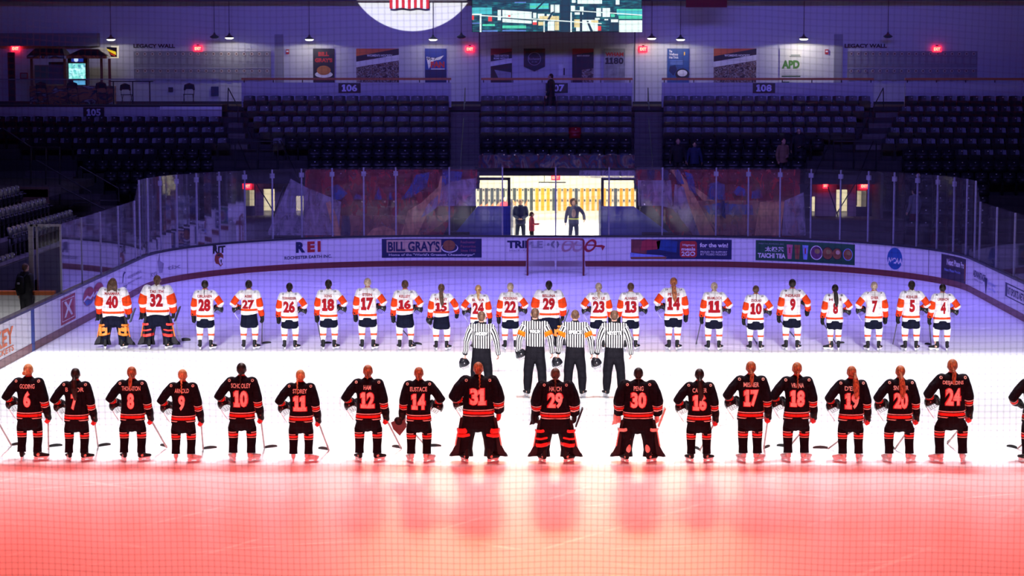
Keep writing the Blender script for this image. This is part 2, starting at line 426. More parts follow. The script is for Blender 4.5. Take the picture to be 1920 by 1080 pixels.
# ---- advertisements on the boards
def ad(s0, s1, z0, z1, m):
    mb = MB(); strip(mb, s0, s1, z0, z1, -.002, .005, m, .15); o = bl('advertisement', mb); return o
def btext(par, s, z, t, h, m, w=None, bold=.02, xs=1.0, slant=0, off=.009):
    vs, fs = text2d(t, h, w, bold, xs); vs = [(a+b*slant, b) for a, b in vs]
    me = flat_mesh('lettering', vs, fs, m, lambda a, b: board(s+a, z+b, off), .25)
    o = link('lettering', me, par)
    if par is boards: o.location = (0, -YE, 0)
    return o
def bshape(par, name, s, z, poly, m, off=.008):
    n = len(poly)
    me = flat_mesh(name, poly, [tuple(range(n))], m, lambda a, b: board(s+a, z+b, off), .25)
    o = link(name, me, par)
    if par is boards: o.location = (0, -YE, 0)
    return o
def disc(rx, ry=None, n=28): ry = ry or rx; return [(rx*math.cos(2*PI*i/n), ry*math.sin(2*PI*i/n)) for i in range(n)]
def rect(wd, h): return [(-wd/2, -h/2), (wd/2, -h/2), (wd/2, h/2), (-wd/2, h/2)]
def rrect(wd, h, r):
    o = []
    for cx, cy, a in ((wd/2-r, -h/2+r, -PI/2), (wd/2-r, h/2-r, 0), (-wd/2+r, h/2-r, PI/2), (-wd/2+r, -h/2+r, PI)):
        o += [(cx+r*math.cos(a+PI/2*i/4), cy+r*math.sin(a+PI/2*i/4)) for i in range(5)]
    return o
c_navy = mat('navy_print', (.012, .02, .09), .5); c_red = mat('red_print', (.5, .03, .03), .5); c_mar = mat('maroon_print', (.42, .03, .05), .5)
c_tan = mat('tan_print', (.62, .42, .30), .5); c_wht = mat('white_print', (.8, .8, .8), .5); c_blk = mat('black_print', (.02, .02, .025), .5)
c_grn = mat('green_print', (.015, .10, .05), .5); c_blu = mat('blue_print', (.02, .12, .38), .5); c_org = mat('orange_print', (.75, .16, .03), .5)
c_brn = mat('brown_print', (.28, .10, .04), .5, var=.5, vscale=6); c_gry = mat('grey_print', (.35, .33, .40), .5); c_pink = mat('pink_print', (.62, .16, .26), .5)
c_lil = mat('pale_blue_print', (.25, .35, .75), .5)
def S2(a, b): x, y = s_at(a), s_at(b); return (x+y)/2, abs(y-x)
# school crest letters over a snarling tiger head
s, wd = S2(395, 427)
bshape(boards, 'emblem_letter', s-.2, .93, [(-.12, -.2), (-.02, .05), (-.12, .1), (.05, .13), (.1, .05), (.03, -.02), (.1, -.1), (.05, -.1), (-.02, -.06), (-.05, -.14)], c_blk)
btext(boards, s, .88, 'RIT', .24, c_blk, .60, .05)
bshape(boards, 'emblem_head', s+.0, .58, [(-.2, .1), (-.1, .19), (.1, .19), (.2, .1), (.2, -.02), (.1, -.04), (.12, -.14), (.17, -.2), (.07, -.28), (-.02, -.2), (-.16, -.16), (-.22, -.04)], mat('brown_red_print', (.3, .06, .03), .5))
bshape(boards, 'emblem_jaw', s+.06, .52, [(-.08, .05), (0, .1), (.12, .06), (.03, -.02), (.06, -.12), (.02, -.18), (-.06, -.08)], c_wht, .010)
bshape(boards, 'emblem_stripe', s-.02, .66, [(-.1, .03), (.0, .07), (.14, .03), (0, .0)], c_blk, .010)
bshape(boards, 'emblem_mouth', s+.09, .50, [(-.04, .02), (.03, .05), (.03, -.04), (0, -.1)], c_blk, .012)
# earth company
s, wd = S2(553, 602)
vs = btext(boards, s-.28, .77, 'R', .38, c_navy, .36, .06); btext(boards, s+.12, .77, 'E', .38, c_red, .28, .06); btext(boards, s+.42, .77, 'I', .38, c_red, .12, .06)
s, wd = S2(533, 622); btext(boards, s, .42, 'ROCHESTER EARTH INC.', .11, c_navy, wd, .02)
# burger restaurant banner
s, wd = S2(716, 903); p = ad(s-wd/2, s+wd/2, .31, .98, c_navy)
s2, w2 = S2(725, 827); bshape(p, 'printed_panel', s2, .72, rect(w2, .44), c_tan); btext(p, s2, .71, "BILL GRAY'S", .36, c_navy, w2*.95, .035, off=.012)
s3, w3 = S2(843, 843); bshape(p, 'printed_plate', s3, .65, disc(.30, .17), c_wht); bshape(p, 'printed_plate', s3, .67, disc(.27, .15), c_navy, .010)
bshape(p, 'printed_burger', s3-.02, .74, disc(.22, .19), c_brn, .012)
s2, w2 = S2(864, 892)
for i, t in enumerate(('Rochester', 'Favorite', 'Since 1938')): btext(p, s2, .86-.15*i, t, .09, mat('dim_red_print', (.35, .10, .16), .5), w2, .01, off=.010)
s2, w2 = S2(729, 890); btext(p, s2, .40, 'Home of the "World\'s Greatest Cheeseburger"', .11, c_wht, w2, .015, off=.010)
# plumbing company behind the goal
s2, w2 = S2(951, 1018); btext(boards, s2, .78, 'TRIPLE', .27, c_navy, w2, .05); 
s2, w2 = S2(1025, 1031); bshape(boards, 'dot', s2, .78, disc(.05), c_navy)
s2, w2 = S2(1034, 1048); btext(boards, s2, .78, 'O', .27, c_navy, .30, .06)
s2, w2 = S2(955, 1048); btext(boards, s2, .56, 'HVACR \u2022 PLUMBING \u2022 ELECTRICAL', .07, c_gry, w2, .01)
for px in (1064, 1085, 1107):
    s2 = s_at(px); n = 26
    me = MB(); vo = []; 
    for i in range(n):
        a = 2*PI*i/n; x = .20*math.cos(a)+.08*math.sin(a); z = .20*math.sin(a)
        vo.append((x, z))
    vs = [(x*1.0, z*1.15) for x, z in vo]+[(x*.62, z*.74) for x, z in vo]
    fs = [(i, (i+1) % n, n+(i+1) % n, n+i) for i in range(n)]
    o = link('emblem_ring', flat_mesh('emblem_ring', vs, fs, c_mar, lambda a, b: board(s2+a, .74+b, .008)), boards); o.location = (0, -YE, 0)
    bshape(boards, 'emblem_bar', s2, .76, rect(.34, .045), c_mar, .009)
s2 = s_at(1124); bshape(boards, 'emblem_tail', s2, .72, [(-.16, .03), (.08, .05), (.2, .0), (.1, -.16), (.06, -.04), (-.16, -.02)], c_mar)
# take-away meals banner
s, wd = S2(1183, 1372); p = ad(s-wd/2, s+wd/2, .27, .97, c_navy)
s2, w2 = S2(1183, 1262); 
bshape(p, 'printed_food', s2-.5, .70, [(-.23, -.2), (.3, -.25), (.35, .1), (.1, .25), (-.23, .25)], mat('dark_red_print', (.22, .05, .05), .5, var=.6, vscale=5)); bshape(p, 'printed_food', s2-.05, .72, [(-.35, -.15), (.3, -.1), (.35, .2), (-.1, .24), (-.3, .2)], c_mar, .009)
bshape(p, 'printed_food', s2+.55, .70, [(-.35, -.1), (.3, -.2), (.35, .2), (-.1, .26), (-.4, .2)], mat('deep_blue_print', (.01, .06, .25), .5, var=.6, vscale=5), .009)
bshape(p, 'printed_table', s2-.05, .38, [(-.72, .12), (-.3, .07), (.4, .02), (.6, -.04), (-.72, -.08)], c_lil, .010); bshape(p, 'printed_table', s2-.1, .31, [(-.65, .03), (.6, .05), (.6, -.03), (-.65, -.03)], c_brn, .011)
s2, w2 = S2(1275, 1307); bshape(p, 'printed_badge', s2, .62, rrect(w2, .58, .1), c_red)
btext(p, s2, .76, 'Wegmans', .10, c_wht, w2*.75, .01, slant=.3, off=.011); btext(p, s2, .63, 'meals', .12, c_wht, w2*.8, .03, off=.011); btext(p, s2, .46, '2GO', .16, c_wht, w2*.8, .035, off=.011)
s2, w2 = S2(1312, 1365); btext(p, s2, .77, 'for the win!', .16, c_wht, w2, .03, off=.011)
bshape(p, 'printed_rule', s2, .64, rect(w2, .01), c_gry, .011)
btext(p, s2, .53, 'PROUD TO SUPPORT', .07, c_wht, w2*.95, .01, off=.011); btext(p, s2, .44, 'RIT TIGERS HOCKEY', .07, c_wht, w2*.95, .01, off=.011)
# tea shop banner
s, wd = S2(1417, 1603); p = ad(s-wd/2, s+wd/2, .27, .98, c_grn)
s2, w2 = S2(1420, 1472); btext(p, s2+.02, .45, 'TAICHI TEA', .17, c_wht, w2, .045, off=.011); btext(p, s2+.12, .68, '\u592a\u6781\u8336', .17, c_wht, w2*.7, .03, off=.011)
btext(p, s2, .86, 'FRESH TEA, DUMPLINGS, BAO', .05, c_gry, w2*.9, 0, off=.011)
for px, c in ((1481, c_pink), (1495, c_brn), (1510, c_lil)):
    bshape(p, 'printed_cup', s_at(px), .62, [(-.07, -.26), (.07, -.26), (.11, .24), (-.11, .24)], c, .009); bshape(p, 'printed_cup', s_at(px), .66, rect(.05, .2), c_mar, .010)
for px, c, r in ((1531, c_wht, .25), (1552, c_blk, .23), (1570, c_blk, .21), (1590, c_lil, .21)):
    bshape(p, 'printed_bowl', s_at(px), .62, disc(r*.95, r), c, .009); bshape(p, 'printed_bowl', s_at(px), .62, disc(r*.84, r*.88), c_brn if px != 1531 else mat('plum_print', (.16, .05, .14), .5, var=.7, vscale=9), .010)
    bshape(p, 'printed_bowl', s_at(px)+.03, .67, disc(r*.4, r*.35), mat('olive_print', (.35, .25, .08), .5) if px != 1570 else c_tan, .011)
# blue college-sports disc
s, wd = S2(1664, 1692); bshape(boards, 'printed_disc', s, .62, disc(wd/2*1.02, .37), c_blu); btext(boards, s+.03, .55, 'NCAA', .20, c_wht, wd*.95, .04, slant=.15, off=.011)
# dark film banner on the corner
s, wd = S2(1765, 1811); p = ad(s-wd/2, s+wd/2, .2, .98, mat('dark_navy_print', (.03, .02, .05), .5))
bshape(p, 'printed_cloud', s-.35, .75, rect(.45, .3), mat('smoky_print', (.10, .05, .08), .5, var=.6, vscale=4)); btext(p, s+.1, .76, 'Next Phase Pro', .20, c_wht, wd*.72, .03, off=.011)
btext(p, s-.15, .50, 'Next Phase Pro.com', .09, c_lil, wd*.62, .01, off=.011)
bshape(p, 'printed_bar', s+.95, .55, rect(.14, .55), mat('dull_orange_print', (.25, .06, .02), .5))
s, wd = S2(1825, 1848); btext(boards, s, .66, 'ADVANTAGE', .22, c_navy, wd, .02, xs=.8); btext(boards, s-.1, .48, 'FEDERAL CREDIT', .06, c_gry, wd*.7); bshape(boards, 'printed_mark', s+1.0, .5, [(-.25, .2), (.25, .2), (.05, -.28)], c_navy)
s, wd = S2(1852, 1867); btext(boards, s, .6, 'Genesee', .12, c_lil, wd, .0); btext(boards, s, .42, 'Care Way', .12, c_lil, wd, .0)
s, wd = S2(1885, 1935); p = ad(s-wd/2, s+wd/2, .45, .85, c_navy); bshape(p, 'printed_panel', s+.15, .65, rect(wd-.3, .33), c_wht); btext(p, s+.1, .65, 'RIT SPORTS NETWORK', .22, c_navy, wd*.85, .03, off=.012)
# left side
s = s_at(300); bshape(boards, 'printed_leaf', s, .68, [(-.1, -.28), (.18, -.3), (.3, 0), (.0, .1), (-.02, .38), (-.22, .1)], c_gry); btext(boards, s+1.0, .5, 'tix', .14, c_gry, .9); btext(boards, s-.6, .4, 'KG', .14, c_gry, .6)
s = s_at(233); btext(boards, s, .45, 'arbor', .14, c_navy, .9, .0); bshape(boards, 'printed_arch', s, .7, [(-.3, -.12), (-.2, .12), (0, .2), (.25, .15), (0, .12), (-.15, .02), (-.2, -.12)], c_navy)
s, wd = S2(240, 265); btext(boards, s, .66, 'ROCHESTER MEDICAL', .09, c_gry, wd); btext(boards, s, .48, 'Imaging Group', .09, c_gry, wd)
for px in (166, 184):
    s = s_at(px); bshape(boards, 'printed_disc', s, .68, disc(.75, .27), c_gry); bshape(boards, 'printed_disc', s, .68, disc(.69, .25), c_mar, .010)
    bshape(boards, 'printed_wave', s, .68, [(-.69, -.05), (-.2, .04), (.2, -.04), (.69, .07), (.66, -.02), (.2, -.11), (-.2, -.03), (-.64, -.10)], c_wht, .012); bshape(boards, 'printed_wave', s, .55, [(-.6, .04), (-.2, .06), (.3, -.02), (.6, .03), (.35, -.1), (-.3, -.1)], c_blu, .012)
s, wd = S2(114, 141); p = ad(s-wd/2, s+wd/2, .26, .96, c_mar)
bshape(p, 'printed_frame', s, .61, rect(wd*.86, .56), c_wht); bshape(p, 'printed_frame', s, .61, rect(wd*.82, .52), c_mar, .010); bshape(p, 'printed_cross', s, .62, [(-.5, -.2), (-.3, -.2), (0, -.03), (.3, -.2), (.5, -.2), (.15, .03), (.5, .22), (.25, .22), (0, .08), (-.25, .22), (-.5, .22), (-.15, .03)], c_wht, .012)
s = s_at(11); btext(boards, s-2.6, .66, 'TIGER HOCKEY', .42, c_org, 6.6, .03); btext(boards, s-1.3, .34, 'SEASON TICKETS', .14, c_org, 4.0, .02)
# ---- protective glass with posts
m_glass = bpy.data.materials.new('clear_glass'); m_glass.use_nodes = True
def _glass():
    nt = m_glass.node_tree; nt.nodes.clear(); o = nt.nodes.new('ShaderNodeOutputMaterial')
    t = nt.nodes.new('ShaderNodeBsdfTransparent'); t.inputs[0].default_value = (.93, .94, .97, 1)
    g = nt.nodes.new('ShaderNodeBsdfGlossy'); g.inputs['Roughness'].default_value = .035
    f = nt.nodes.new('ShaderNodeFresnel'); f.inputs[0].default_value = 1.6
    mu = nt.nodes.new('ShaderNodeMath'); mu.operation = 'MULTIPLY'; mu.inputs[1].default_value = .5
    d = nt.nodes.new('ShaderNodeBsdfDiffuse'); d.inputs[0].default_value = (.7, .7, .75, 1)
    mx = nt.nodes.new('ShaderNodeMixShader'); mx2 = nt.nodes.new('ShaderNodeMixShader'); mx2.inputs[0].default_value = .04
    nt.links.new(f.outputs[0], mu.inputs[0]); nt.links.new(mu.outputs[0], mx.inputs[0])
    nt.links.new(t.outputs[0], mx.inputs[1]); nt.links.new(g.outputs[0], mx.inputs[2])
    nt.links.new(mx.outputs[0], mx2.inputs[1]); nt.links.new(d.outputs[0], mx2.inputs[2]); nt.links.new(mx2.outputs[0], o.inputs[0])
_glass()
posts = [0, 1.876, 3.752, 5.63]
a = 5.63
while a < SH+SQ-.4: a += 1.13; posts.append(a)
corner_end = posts[-1]
side = [SH+SQ+(YE-RC)-y for y in (68.5-1.0, 65.6, 63.1, 60.6, 58.15, 55.7)]
side = [s for s in side if s > corner_end+.3]
shield = thing('protective_glass', 'tall clear glass shield with slim aluminium posts standing on the far rink boards', 'rink glass', (0, YE, 1.1))
def sh(name, mb): o = mb.build(name, shield); o.location = (0, -YE, -1.1); return o
allp = posts+side
for sg in (-1, 1):
    for i, s in enumerate(allp):
        if s == 0 and sg < 0: continue
        top = 3.5 if s <= corner_end+.01 else 2.9
        mb = MB(); p = board(sg*s, (1.1+top)/2, -.05); rz = -math.atan2((board(sg*s+.05)-board(sg*s-.05)).y*-1, (board(sg*s+.05)-board(sg*s-.05)).x)
        mb.box(p, (.05, .05, top-1.1), m_alu, Matrix.Rotation(rz, 3, 'Z'))
        po = sh('post', mb)
        if 5.0 < s < corner_end-2:
            mb = MB(); mb.box(board(sg*s, top-.22, -.05), (.16, .08, .16), m_alu, Matrix.Rotation(rz, 3, 'Z')); o = mb.build('bracket', po)
        if i+1 < len(allp):
            s2 = allp[i+1]; t2 = 3.5 if s2 <= corner_end+.01 else 2.9
            mb = MB(); n = 3; vs = []
            for k in range(n+1):
                q = s+.03+(s2-s-.06)*k/n; tz = top+(t2-top)*k/n
                a, b = board(sg*q, 1.1, -.045), board(sg*q, 1.1, -.055)
                # thin solid pane
                vs += [a, Vector((a.x, a.y, tz)), Vector((b.x, b.y, tz)), b]
            fs = [(0, 1, 2, 3), tuple(4*n+j for j in (3, 2, 1, 0))]
            for k in range(n):
                fs += [(4*k, 4*k+4, 4*k+5, 4*k+1)]
            # single outer sheet keeps reflections clean; the second face gives the thickness at the top edge
            fs += [(4*k+1, 4*k+5, 4*k+6, 4*k+2) for k in range(n)]
            mb.add(vs, fs, m_glass); sh('pane', mb)
# end return of the glass by the penalty box
xb = -HW-.05
mb = MB(); mb.box((xb-.78, 55.7, 2.0), (.13, .05, 1.8), m_alu); mb.box((xb-.62, 55.7, 2.0), (.05, .05, 1.8), m_alu); sh('post', mb)
mb = MB(); mb.box((xb-.4, 55.7, 2.87), (.8, .05, .06), m_alu); sh('top_rail', mb)
mb = MB(); mb.b2(xb-.6, xb, 55.69, 55.70, 1.1, 2.84, m_glass); sh('pane', mb)
# penalty box behind the left boards
m_boxw = mat('penalty_box_white', (.6, .62, .62), .6)
pb = thing('penalty_box', 'low white-walled penalty box with orange cap behind the left boards', 'penalty box', (-16, 55, 0))
mb = MB(); mb.b2(-1, 2.85, .55, .65, .2, 1.05, m_boxw); mb.build('end_wall', pb)
mb = MB(); mb.b2(-1, 2.85, .5, .7, 1.05, 1.15, c_org); mb.build('cap', pb)
mb = MB(); mb.b2(-.05, .05, -9, .5, .2, 1.05, m_boxw); mb.build('back_wall', pb)
mb = MB(); mb.b2(.05, 2.88, -9, .7, .0, .2, m_conc); mb.build('box_floor', pb)
# goal
g = thing('goal', 'red-framed hockey goal with white net in front of the far boards', 'hockey goal', (0, 71.8, 0))
m_goalr = mat('goal_red', (.22, .008, .02), .35)
mb = MB(); pts = [(-.945, 0, 0), (-.945, 0, 1.16)]+[(-.945+.08-.08*math.cos(t), 0, 1.16+.08*math.sin(t)) for t in (.5, 1.1, PI/2)]+[(.945-.08+.08*math.sin(t), 0, 1.16+.08*math.cos(t)) for t in (0, .5, 1.1)]+[(.945, 0, 1.16), (.945, 0, 0)]
mb.tube(pts, [.034]*len(pts), m_goalr, 10, (0, 1, 0), False); mb.build('frame', g, True)
mb = MB()
for sg in (-1, 1):
    mb.tube([(sg*.945, 0, .05), (sg*1.05, .5, .05), (sg*.75, 1.0, .05), (0, 1.1, .05)], [.03]*4, m_white, 8, (0, 0, 1), False)
    mb.tube([(sg*.9, 0, 1.18), (sg*.6, .42, 1.16), (0, .52, 1.16)], [.022]*3, m_white, 8, (0, 0, 1), False)
mb.tube([(0, .52, 1.16), (0, .7, .6), (0, 1.1, .05)], [.03]*3, m_white, 8, (1, 0, 0), False)
mb.tube([(0, .04, 1.13), (0, .3, 1.0), (0, .45, .3), (0, .9, .06)], [.03]*4, m_white, 8, (1, 0, 0), False)
mb.build('back_frame', g, True)
m_net = mat('white_goal_net', (.7, .7, .72), .8)
mb = MB()
def gp(u, v):   # u -1..1 around the back, v 0..1 height
    a = abs(u); bx = 1.05 if a > .6 else 1.05*a/.6; by = .5+(1.1-.5)*(1-a)/.4*1.0 if a > .6 else 1.1
    bx = math.sin(a*PI/2)*1.03; by = .15+.95*math.cos(a*PI/2); ty = .05+.47*math.cos(a*PI/2); tx = math.sin(a*PI/2)*.92
    return ((1 if u > 0 else -1)*(bx+(tx-bx)*v), by+(ty-by)*v**1.2, .05+1.11*v)
N = 34
for i in range(-N, N+1):
    for dr in (-1, 1):
        pts = [gp(max(-1, min(1, (i+dr*k*1.6)/N)), k/8) for k in range(9) if abs(i+dr*k*1.6) <= N]
        if len(pts) > 1: mb.tube(pts, [.006]*len(pts), m_net, 3, (1, 0, 0), False)
mb.build('net', g)
# faint faceoff markings painted under the ice
m_line = mat('faint_red_ice_paint', (.62, .58, .62), .35, spec=.3); m_lineb = mat('faint_blue_ice_paint', (.52, .56, .72), .35, spec=.3)
def ring(name, x, y, r, wd, m, n=64):
    mb = MB(); vs = []
    for i in range(n):
        a = 2*PI*i/n
        vs += [(x+r*math.cos(a), y+r*math.sin(a), .003), (x+(r-wd)*math.cos(a), y+(r-wd)*math.sin(a), .003)]
    mb.add(vs, [(2*i, (2*i+2) % (2*n), (2*i+3) % (2*n), 2*i+1) for i in range(n)], m); o = mb.build(name); tag(o, kind='structure')
ring('trim_1', 0, 44.7, 4.57, .05, m_line); ring('trim_2', 0, 44.7, .15, .15, m_line)
ring('trim_3', -6.7, 65.7, 4.57, .05, m_line); ring('trim_4', 6.7, 65.7, 4.57, .05, m_line)
mb = MB(); mb.b2(-HW, HW, 71.77, 71.83, 0, .002, m_line); tag(mb.build('trim_5'), kind='structure')
# ================================================================ STANDS AND END WALL
def rowY(k): return 86.3-.8*k
def rowZ(k): return 5.0-.4*k
WY = 92.0
m_wall = mat('white_painted_wall', (.62, .62, .63), .8, var=.05, vscale=.7)
m_wallg = mat('grey_plaque_wall', (.30, .30, .31), .8, var=.15, vscale=5)
m_base = mat('dark_skirting', (.03, .03, .035), .7)
m_rail = mat('orange_wood_rail', (.50, .13, .03), .45)
m_steel = mat('dark_rail_steel', (.02, .02, .024), .45)
m_parap = mat('parapet_paint', (.50, .50, .54), .8, var=.04, vscale=2)
def struct(name, mb): return tag(mb.build(name), kind='structure')
def bx(name, x0, x1, y0, y1, z0, z1, m): mb = MB(); mb.b2(x0, x1, y0, y1, z0, z1, m); return struct(name, mb)
bx('wall_back', -28, 28, WY, WY+.3, 5.42, 16.5, m_wall)
bx('wall_left', -28.3, -28, 6, WY, 0, 16.5, m_dark); bx('wall_right', 28, 28.3, 6, WY, 0, 16.5, m_dark)
bx('ceiling', -28, 28, 6, WY, 16.5, 16.7, m_dark)
bx('trim_6', -28, 28, 90.9, 91.2, 9.78, 10.5, mat('dark_beam', (.09, .085, .1), .7))
bx('baseboard_back', -28, 28, WY-.03, WY, 5.42, 5.54, m_base)
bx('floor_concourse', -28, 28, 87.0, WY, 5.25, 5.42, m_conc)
X = lambda px, Y: at(px, 126, Y)[0]
Z = lambda py, Y: at(1042, py, Y)[2]
for i, px in enumerate((1571, 524)): bx('trim_%d' % (7+i), X(px-8, WY), X(px+8, WY), WY-.12, WY, 5.55, 8.4, mat('grey_violet_pilaster', (.32, .32, .36), .8))
for i, px in enumerate((899, 1190)): bx('trim_%d' % (9+i), X(px, WY)-.03, X(px, WY)+.03, WY-.02, WY, 5.55, 16, mat('joint_grey', (.15, .15, .17), .8))
bx('trim_11', X(-30, WY-.5), X(184, WY-.5), WY-.5, WY, 7.9, 8.45, mat('grey_soffit', (.25, .25, .27), .8))
# grey plaque boards
def legacy(px0, px1, label, tx):
    Y = WY-.05; r = thing('plaque_wall', label, 'wall display', (X((px0+px1)/2, Y), Y, Z(150, Y)))
    ox, oy, oz = r.location
    mb = MB(); mb.b2(X(px0, Y)-ox, X(px1, Y)-ox, -.02, .03, 0, Z(96, Y)-oz, m_wallg); mb.build('backing_panel', r)
    mb = MB(); mb.b2(X(px0, Y)-ox, X(px1, Y)-ox, -.05, -.02, Z(128.6, Y)-oz, Z(127, Y)-oz, mat('grey_ledge', (.5, .5, .52), .6)); mb.build('ledge', r)
    for row, py in enumerate((101, 133)):
        for i in range(18):
            px = px0+7+i*(px1-px0-14)/17
            mb = MB(); n = 12; c = (X(px, Y)-ox, Z(py, Y)-oz)
            mb.tube([(c[0], -.02, c[1]), (c[0], -.045, c[1])], [.065, .065], mat('plaque_rim', (.75, .6, .5), .5), 12, (1, 0, 0), False)
            mb.tube([(c[0], -.045, c[1]), (c[0], -.05, c[1])], [.045, .045], mat('plaque_face', (.2, .14, .12), .5), 12, (1, 0, 0), False); mb.build('plaque', r)
            if i % 2 == 0 or row == 0:
                mb = MB(); mb.b2(c[0]-.1, c[0]+.1, -.03, -.02, c[1]-.42, c[1]-.14, mat('plaque_print', (.36, .36, .37), .7)); mb.build('nameplate', r)
    wall_text('lettering', 'LEGACY WALL', X((tx[0]+tx[1])/2, Y)-ox, Z(86, Y)-oz, .17, -.02, c_blk, r, X(tx[1], Y)-X(tx[0], Y), .04)
legacy(251, 508, 'grey wall of round player plaques at left under black lettering', (251, 329))
legacy(1589, 1832, 'grey wall of round player plaques at right under black lettering', (1583, 1662))
def blotch(name, cols, scale, rough=.5, stretch=(1, 1, 1)):
    m = bpy.data.materials.new(name); m.use_nodes = True; nt = m.node_tree; b = nt.nodes['Principled BSDF']; b.inputs['Roughness'].default_value = rough
    tc = nt.nodes.new('ShaderNodeTexCoord'); mp = nt.nodes.new('ShaderNodeMapping'); mp.inputs['Scale'].default_value = stretch
    n = nt.nodes.new('ShaderNodeTexNoise'); n.inputs['Scale'].default_value = scale; n.inputs['Detail'].default_value = 3; n.inputs['Distortion'].default_value = 1.0
    nt.links.new(tc.outputs['Object'], mp.inputs[0]); nt.links.new(mp.outputs[0], n.inputs['Vector'])
    r = nt.nodes.new('ShaderNodeValToRGB'); e = r.color_ramp.elements; e[0].position = .30; e[0].color = (*cols[0], 1); e[1].position = .70; e[1].color = (*cols[-1], 1)
    for i, c in enumerate(cols[1:-1]): q = e.new(.30+.4*(i+1)/(len(cols)-1)); q.color = (*c, 1)
    nt.links.new(n.outputs[0], r.inputs[0]); nt.links.new(r.outputs[0], b.inputs['Base Color']); return m
# posters
def poster(name, px0, px1, py0, py1, base, label, Y=WY-.06):
    r = thing(name, label, 'poster', (X((px0+px1)/2, Y), Y, Z(py1, Y))); w_ = X(px1, Y)-X(px0, Y); h_ = Z(py0, Y)-Z(py1, Y)
    if base is not None:
        mb = MB(); mb.b2(-w_/2, w_/2, 0, .03, 0, h_, base); mb.build('sheet', r)
    return r, w_, h_
def pp(r, name, poly, m, y=-.004):
    mb = MB(); mb.prism(poly, y, 0.002, m); return mb.build(name, r)
crowd = blotch('crowd_photo_print', [(.01, .008, .008), (.10, .05, .03), (.02, .01, .01), (.45, .38, .34), (.08, .03, .02), (.30, .18, .12), (.02, .015, .015)], 7)
p, a, h = poster('restaurant_poster', 587, 627, 91, 155, c_blk, 'black poster with a burger photo and red lettering on the end wall')
wall_text('lettering', 'BILL', 0, h*.84, .18, -.006, c_red, p, a*.5, .06); wall_text('lettering', "GRAY'S", 0, h*.66, .18, -.006, c_red, p, a*.82, .06)
pp(p, 'plate_picture', [(x, z+h*.24) for x, z in disc(.38, .14)], c_wht); pp(p, 'burger_picture', [(x, z+h*.36) for x, z in disc(.3, .2)], mat('bun_print', (.45, .16, .04), .5), -.008)
def action(px0, px1, label):
    p, a, h = poster('team_poster', px0, px1, 91, 156, c_wht, label)
    pp(p, 'orange_field', [(-a/2, h*.74), (-a/2, h), (a/2, h)], c_org); pp(p, 'black_band', [(-a/2, h*.62), (a/2, h*.82), (a/2, h), (-a/2, h*.78)], c_blk, -.006)
    wall_text('lettering', "WOMEN'S HOCKEY", a*.05, h*.80, .10, -.009, c_wht, p, a*.6, .03)
    pp(p, 'team_picture', [(-a/2, 0), (a/2, 0), (a/2, h*.66), (-a/2, h*.46)], crowd, -.005); return p, a, h
action(668, 748, 'wide team poster with orange corner and crowd photo, right of the burger poster')
action(1338, 1418, 'wide team poster with orange corner and crowd photo, above section 108')
p, a, h = poster('radio_poster', 797, 837, 91, 155, mat('royal_blue_print', (.02, .05, .30), .5), 'blue radio station poster with a white pennant and red lettering')
pp(p, 'pennant', [(-.4, h*.76), (0, h*.72), (.35, h*.8), (.2, h*.68), (-.1, h*.64), (-.3, h*.4)], c_wht); wall_text('lettering', '95.7', -.18, h*.7, .13, -.008, c_navy, p, .4, .03); wall_text('lettering', 'FAN', .08, h*.53, .26, -.01, c_red, p, .6, .06); pp(p, 'rule', [(-.2, h*.39), (.38, h*.39), (.38, h*.41), (-.2, h*.41)], c_wht)
pp(p, 'dark_field', [(-a/2, 0), (a/2, 0), (a/2, h*.38), (-a/2, h*.38)], c_navy, -.003)
p, a, h = poster('arena_poster', 920, 960, 91, 155, c_wht, 'narrow poster with orange corner, black band and rink photo above section 107')
pp(p, 'orange_field', [(-a/2, h*.78), (-a/2, h), (a/2, h), (a/2, h*.9)], c_mar); pp(p, 'black_band', [(-a/2, h*.62), (a/2, h*.72), (a/2, h*.92), (-a/2, h*.80)], c_blk, -.006); wall_text('lettering', 'TIGER NATION', 0, h*.79, .10, -.01, c_wht, p, a*.7, .03); wall_text('lettering', 'ROAR WITH US', 0, h*.71, .08, -.01, c_wht, p, a*.7, .03)
pp(p, 'rink_picture', [(-a/2, 0), (a/2, 0), (a/2, h*.58), (-a/2, h*.48)], mat('dark_photo_print', (.05, .045, .04), .6, var=.9, vscale=4), -.004); pp(p, 'ice_picture', [(-.3, h*.38), (.42, h*.3), (.42, h*.1), (-.1, h*.1)], c_gry, -.006)
p, a, h = poster('shield_pennant', 982, 1022, 91, 155, None, 'dark shield pennant with a round crest on the wall above section 107')
pp(p, 'shield', [(-a/2, h*.47), (0, h*.33), (a/2, h*.47), (a/2, h), (-a/2, h)], c_blk, -.004)
mb = MB(); mb.b2(-a/2+.05, a/2-.05, .002, .065, h-.12, h-.04, m_steel); mb.build('mounting_bar', p)
mb = MB(); n = 24
for r0 in (.28,):
    vs = []; 
    for i in range(n): t = 2*PI*i/n; vs += [(r0*math.cos(t), -.026, h*.7+r0*math.sin(t)), ((r0-.02)*math.cos(t), -.026, h*.7+(r0-.02)*math.sin(t))]
    mb.add(vs, [(2*i, (2*i+2) % (2*n), (2*i+3) % (2*n), 2*i+1) for i in range(n)], c_gry)
mb.build('crest_ring', p); wall_text('lettering', 'Rochester', 0, h*.7, .11, -.026, c_gry, p, .5, .01, slant=.2); wall_text('lettering', 'EST. 1968', 0, h*.61, .05, -.026, c_gry, p, .22)
p, a, h = poster('dark_poster', 1073, 1113, 91, 155, mat('charcoal_print', (.03, .028, .035), .6, var=.5, vscale=3), 'dark poster with a maroon top and small crowd photo above section 107')
